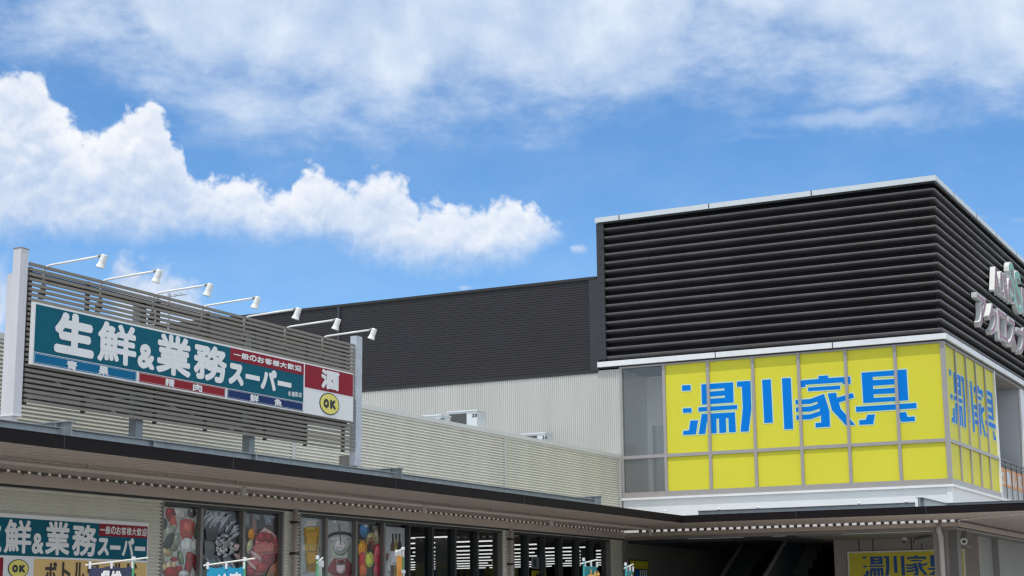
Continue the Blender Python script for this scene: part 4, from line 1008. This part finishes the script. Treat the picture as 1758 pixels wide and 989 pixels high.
az = M('MULTIPLY', M('ARCTAN2', X_, Y_), 180/math.pi); el = M('MULTIPLY', M('ARCSINE', Z_), 180/math.pi)
def azel(x, y):
    d = ray(x, y); d = d/np.linalg.norm(d); return math.degrees(math.atan2(d[0], d[1])), math.degrees(math.asin(d[2]))
# detail noise in (az, el) degrees
cv = N('ShaderNodeCombineXYZ'); nt.links.new(az, cv.inputs[0]); nt.links.new(el, cv.inputs[1])
def fbm(scale, detail=8, rough=.55, off=(0, 0, 0), sx=1., dist=0.):
    mp = N('ShaderNodeMapping'); mp.inputs['Location'].default_value = off; mp.inputs['Scale'].default_value = (sx, 1, 1)
    nt.links.new(cv.outputs[0], mp.inputs[0]); n = N('ShaderNodeTexNoise'); n.inputs['Scale'].default_value = scale; n.inputs['Detail'].default_value = detail
    n.inputs['Roughness'].default_value = rough; n.inputs['Distortion'].default_value = dist; nt.links.new(mp.outputs[0], n.inputs['Vector']); return n.outputs['Fac']
def edge(pts):
    """a cloud outline as elevation over azimuth, from points along it"""
    P = sorted(azel(x, y) for x, y in pts); n = N('ShaderNodeFloatCurve'); c = n.mapping.curves[0]
    q = [((p[0] + 60)/60, p[1]/40) for p in P]
    c.points[0].location = q[0]; c.points[1].location = q[-1]
    for v in q[1:-1]: c.points.new(*v)
    n.mapping.extend = 'HORIZONTAL'; n.mapping.use_clip = False; n.mapping.update()
    val(M('MULTIPLY_ADD', azw, 1/60., 1.), n.inputs['Value']); return M('MULTIPLY', n.outputs[0], 40.)
wn = N('ShaderNodeTexNoise'); wn.inputs['Scale'].default_value = 1.1; wn.inputs['Detail'].default_value = 6; nt.links.new(cv.outputs[0], wn.inputs['Vector'])
wsep = N('ShaderNodeSeparateColor'); nt.links.new(wn.outputs['Color'], wsep.inputs[0])
azw = M('MULTIPLY_ADD', M('SUBTRACT', wsep.outputs[0], .5), .9, az); elw = M('MULTIPLY_ADD', M('SUBTRACT', wsep.outputs[1], .5), .7, el)
def blobs(lst):
    tot = None
    for (x, y, rx, ry, wt) in lst:
        a, e = azel(x, y); ra, re = rx/50., ry/50.
        u = M('MULTIPLY', M('SUBTRACT', azw, a), 1/ra); v = M('MULTIPLY', M('SUBTRACT', elw, e), 1/re)
        q = M('MULTIPLY_ADD', u, u, M('MULTIPLY', v, v)); g_ = M('MULTIPLY', M('EXPONENT', M('MULTIPLY', q, -1.)), wt)
        tot = g_ if tot is None else M('ADD', tot, g_)
    return tot
def puff(scale, off):
    mp = N('ShaderNodeMapping'); mp.inputs['Location'].default_value = off; nt.links.new(cw.outputs[0], mp.inputs[0])
    n = N('ShaderNodeTexVoronoi', feature='SMOOTH_F1'); n.inputs['Scale'].default_value = scale; n.inputs['Detail'].default_value = 3; n.inputs['Roughness'].default_value = .55; n.inputs['Smoothness'].default_value = .35
    nt.links.new(mp.outputs[0], n.inputs['Vector']); return M('SUBTRACT', .5, n.outputs['Distance'])
cw = N('ShaderNodeCombineXYZ'); nt.links.new(azw, cw.inputs[0]); nt.links.new(elw, cw.inputs[1])
f1 = fbm(.9, 10, .62, (3, 7, 1), dist=.3); f2 = fbm(.42, 6, .55, (11, 2, 5)); f3 = fbm(.55, 10, .62, (1, 9, 3), .5); f4 = fbm(1.6, 8, .6, (5, 4, 8))
pf = puff(1.0, (2, 5, 1)); pfb = puff(1.0, (1.92, 5.25, 1)); f1b = fbm(.9, 10, .62, (2.9, 7.3, 1), dist=.3); f3b = fbm(.55, 10, .62, (1.1, 9.4, 3), .5)
# main cumulus bank
TOP = [(-160,90),(-60,105),(0,112),(35,112),(75,130),(100,175),(125,212),(150,232),(185,225),(205,192),(245,180),(282,192),(302,228),(322,262),(330,300),(350,304),(400,298),(440,300),(462,322),(492,334),(508,305),(522,282),(542,276),(575,292),(620,306),(668,297),(702,318),(715,346),(745,340),(800,356),(850,352),(885,343),(930,354),(962,378),(980,400),(1000,470),(1100,620)]
BOT = [(-160,420),(0,405),(60,400),(170,408),(255,412),(330,402),(420,402),(500,408),(560,412),(600,425),(640,446),(700,456),(780,458),(840,456),(900,438),(950,412),(985,396),(1100,396)]
nz = M('ADD', M('MULTIPLY', M('SUBTRACT', f1, .5), 1.0), M('MULTIPLY', pf, .75))
et, eb = edge(TOP), edge(BOT)
ct = M('ADD', M('SUBTRACT', et, el), M('ADD', nz, .38)); cb = M('ADD', M('SUBTRACT', M('ADD', el, .05), eb), M('MULTIPLY', M('SUBTRACT', f1, .5), 1.5))
body = M('ADD', .86, M('MULTIPLY', M('SUBTRACT', f2, .5), .5))
cd = M('MULTIPLY', M('MULTIPLY', smooth(ct, -.10, .38), smooth(cb, -.45, .95)), M('MINIMUM', body, .97))
small = blobs([(998,427,20,12,.75),(0,525,18,80,.9),(800,494,18,6,.6),(1690,375,16,8,.3),(1750,380,30,14,.4),(1320,322,16,9,.22),(1530,205,60,8,.2)])
TOPB = [(150,520),(186,452),(212,437),(245,452),(292,458),(330,482),(352,508),(368,540),(380,600)]
sb_ = M('MULTIPLY', smooth(M('ADD', M('SUBTRACT', edge(TOPB), el), M('ADD', nz, .45)), -.2, .7), M('MULTIPLY', smooth(az, azel(180, 480)[0], azel(215, 480)[0]), .88))
sb_ = M('MULTIPLY', sb_, smooth(az, azel(385, 500)[0], azel(345, 500)[0]))
cd = M('MAXIMUM', cd, M('MAXIMUM', sb_, smooth(M('ADD', small, M('MULTIPLY', M('SUBTRACT', f1, .5), .6)), .2, 1.0)))
# high cloud along the top, thin haze and wisps
VB = [(-200,60),(0,20),(60,5),(120,-10),(190,-10),(225,30),(262,100),(310,140),(430,165),(560,170),(640,178),(685,206),(722,190),(765,166),(860,166),(960,176),(1030,166),(1100,150),(1160,115),(1195,50),(1212,5),(1228,20),(1262,52),(1330,70),(1400,84),(1480,112),(1560,132),(1640,142),(1700,172),(1800,160)]
HB = [(-200,170),(0,90),(100,110),(200,150),(300,232),(450,255),(650,248),(760,222),(900,236),(1000,232),(1100,206),(1200,165),(1300,190),(1450,200),(1600,200),(1800,215)]
vn = M('ADD', M('MULTIPLY', M('SUBTRACT', f3, .5), 2.6), M('MULTIPLY', M('SUBTRACT', f1, .5), 1.0))
v1 = M('MULTIPLY', smooth(M('ADD', M('SUBTRACT', el, edge(VB)), vn), -.7, 1.7), M('ADD', .78, M('MULTIPLY', M('SUBTRACT', f2, .5), .7)))
v2 = M('MULTIPLY', smooth(M('ADD', M('SUBTRACT', el, edge(HB)), vn), -.9, 1.8), M('MULTIPLY', smooth(f3, .2, .8), .78))
v3 = M('MULTIPLY', smooth(M('ADD', blobs([(1400,207,150,15,.5),(1540,195,130,26,.45),(1310,236,80,9,.4),(900,232,120,18,.25)]), M('MULTIPLY', M('SUBTRACT', f3, .5), .9)), .12, .9), .5)
v4 = M('MULTIPLY', smooth(f3, .3, .8), .10)
vd = M('MINIMUM', M('MAXIMUM', M('MAXIMUM', v1, v2), M('ADD', v3, v4)), .90)
# lit tops, shaded bases
relief = M('ADD', M('MULTIPLY', M('SUBTRACT', f1, f1b), .9), M('MULTIPLY', M('SUBTRACT', pf, pfb), .55))
hgt = M('DIVIDE', M('SUBTRACT', el, eb), M('MAXIMUM', M('SUBTRACT', et, eb), .4))
rim = smooth(ct, 1.9, .1)
sh = M('ADD', relief, M('ADD', M('MULTIPLY', M('SUBTRACT', f2, .5), .8), M('ADD', M('MULTIPLY', rim, .38), M('MULTIPLY_ADD', M('MINIMUM', M('MAXIMUM', hgt, 0.), 1.), .35, .22))))
sh = M('MINIMUM', M('MAXIMUM', sh, 0.), 1.)
shv = M('ADD', M('MULTIPLY', M('SUBTRACT', f3, f3b), .6), M('MULTIPLY_ADD', M('SUBTRACT', f2, .5), 1.6, .55)); shv = M('MINIMUM', M('MAXIMUM', shv, 0.), 1.)
ccol = mixc(sh, (.44, .54, .70), (.79, .805, .83))
vcol = mixc(shv, (.46, .57, .73), (.70, .76, .83))
SKY_S = .136
bg = N('ShaderNodeBackground'); 
hs = N('ShaderNodeHueSaturation'); nt.links.new(sky.outputs[0], hs.inputs['Color']); hs.inputs['Saturation'].default_value = 1.24; hs.inputs['Value'].default_value = 1.0
nt.links.new(hs.outputs[0], bg.inputs[0]); bg.inputs[1].default_value = SKY_S
bv = N('ShaderNodeBackground'); nt.links.new(vcol, bv.inputs[0]); bv.inputs[1].default_value = 1.
bc = N('ShaderNodeBackground'); nt.links.new(ccol, bc.inputs[0]); bc.inputs[1].default_value = 1.
m1 = N('ShaderNodeMixShader'); nt.links.new(vd, m1.inputs[0]); nt.links.new(bg.outputs[0], m1.inputs[1]); nt.links.new(bv.outputs[0], m1.inputs[2])
m2 = N('ShaderNodeMixShader'); nt.links.new(cd, m2.inputs[0]); nt.links.new(m1.outputs[0], m2.inputs[1]); nt.links.new(bc.outputs[0], m2.inputs[2])
# added soft fill: bright broken cloud over the dome, outside the sky in view
n3 = N('ShaderNodeTexNoise'); n3.inputs['Scale'].default_value = 2.6; n3.inputs['Detail'].default_value = 7; nt.links.new(tc.outputs['Generated'], n3.inputs['Vector'])
dv_ = N('ShaderNodeVectorMath', operation='DOT_PRODUCT'); nt.links.new(tc.outputs['Generated'], dv_.inputs[0]); dv_.inputs[1].default_value = tuple(float(v) for v in AX[2])
away_ = smooth(M('MULTIPLY', dv_.outputs['Value'], -1.), -.90, -.74)
up_m = smooth(Z_, .0, .12)
oc = M('MULTIPLY', M('MULTIPLY', smooth(n3.outputs['Fac'], .38, .56), away_), up_m)
bo = N('ShaderNodeBackground'); bo.inputs[0].default_value = (.90, .96, 1.0, 1); bo.inputs[1].default_value = .92
m3 = N('ShaderNodeMixShader'); nt.links.new(oc, m3.inputs[0]); nt.links.new(m2.outputs[0], m3.inputs[1]); nt.links.new(bo.outputs[0], m3.inputs[2])
ow = N('ShaderNodeOutputWorld'); nt.links.new(m3.outputs[0], ow.inputs[0])
W.cycles.sampling_method = 'MANUAL'; W.cycles.sample_map_resolution = 1024

vs_ = S.view_settings; vs_.view_transform = 'Standard'; vs_.look = 'None'; vs_.exposure = .30; vs_.gamma = 1.
vs_.use_curve_mapping = False
S.cycles.pixel_filter_type = 'BLACKMAN_HARRIS'; S.cycles.filter_width = 1.35
S.render.engine = 'CYCLES'; S.cycles.use_denoising = True; S.cycles.max_bounces = 8; S.cycles.transparent_max_bounces = 12
S.render.resolution_x = 1024; S.render.resolution_y = 576
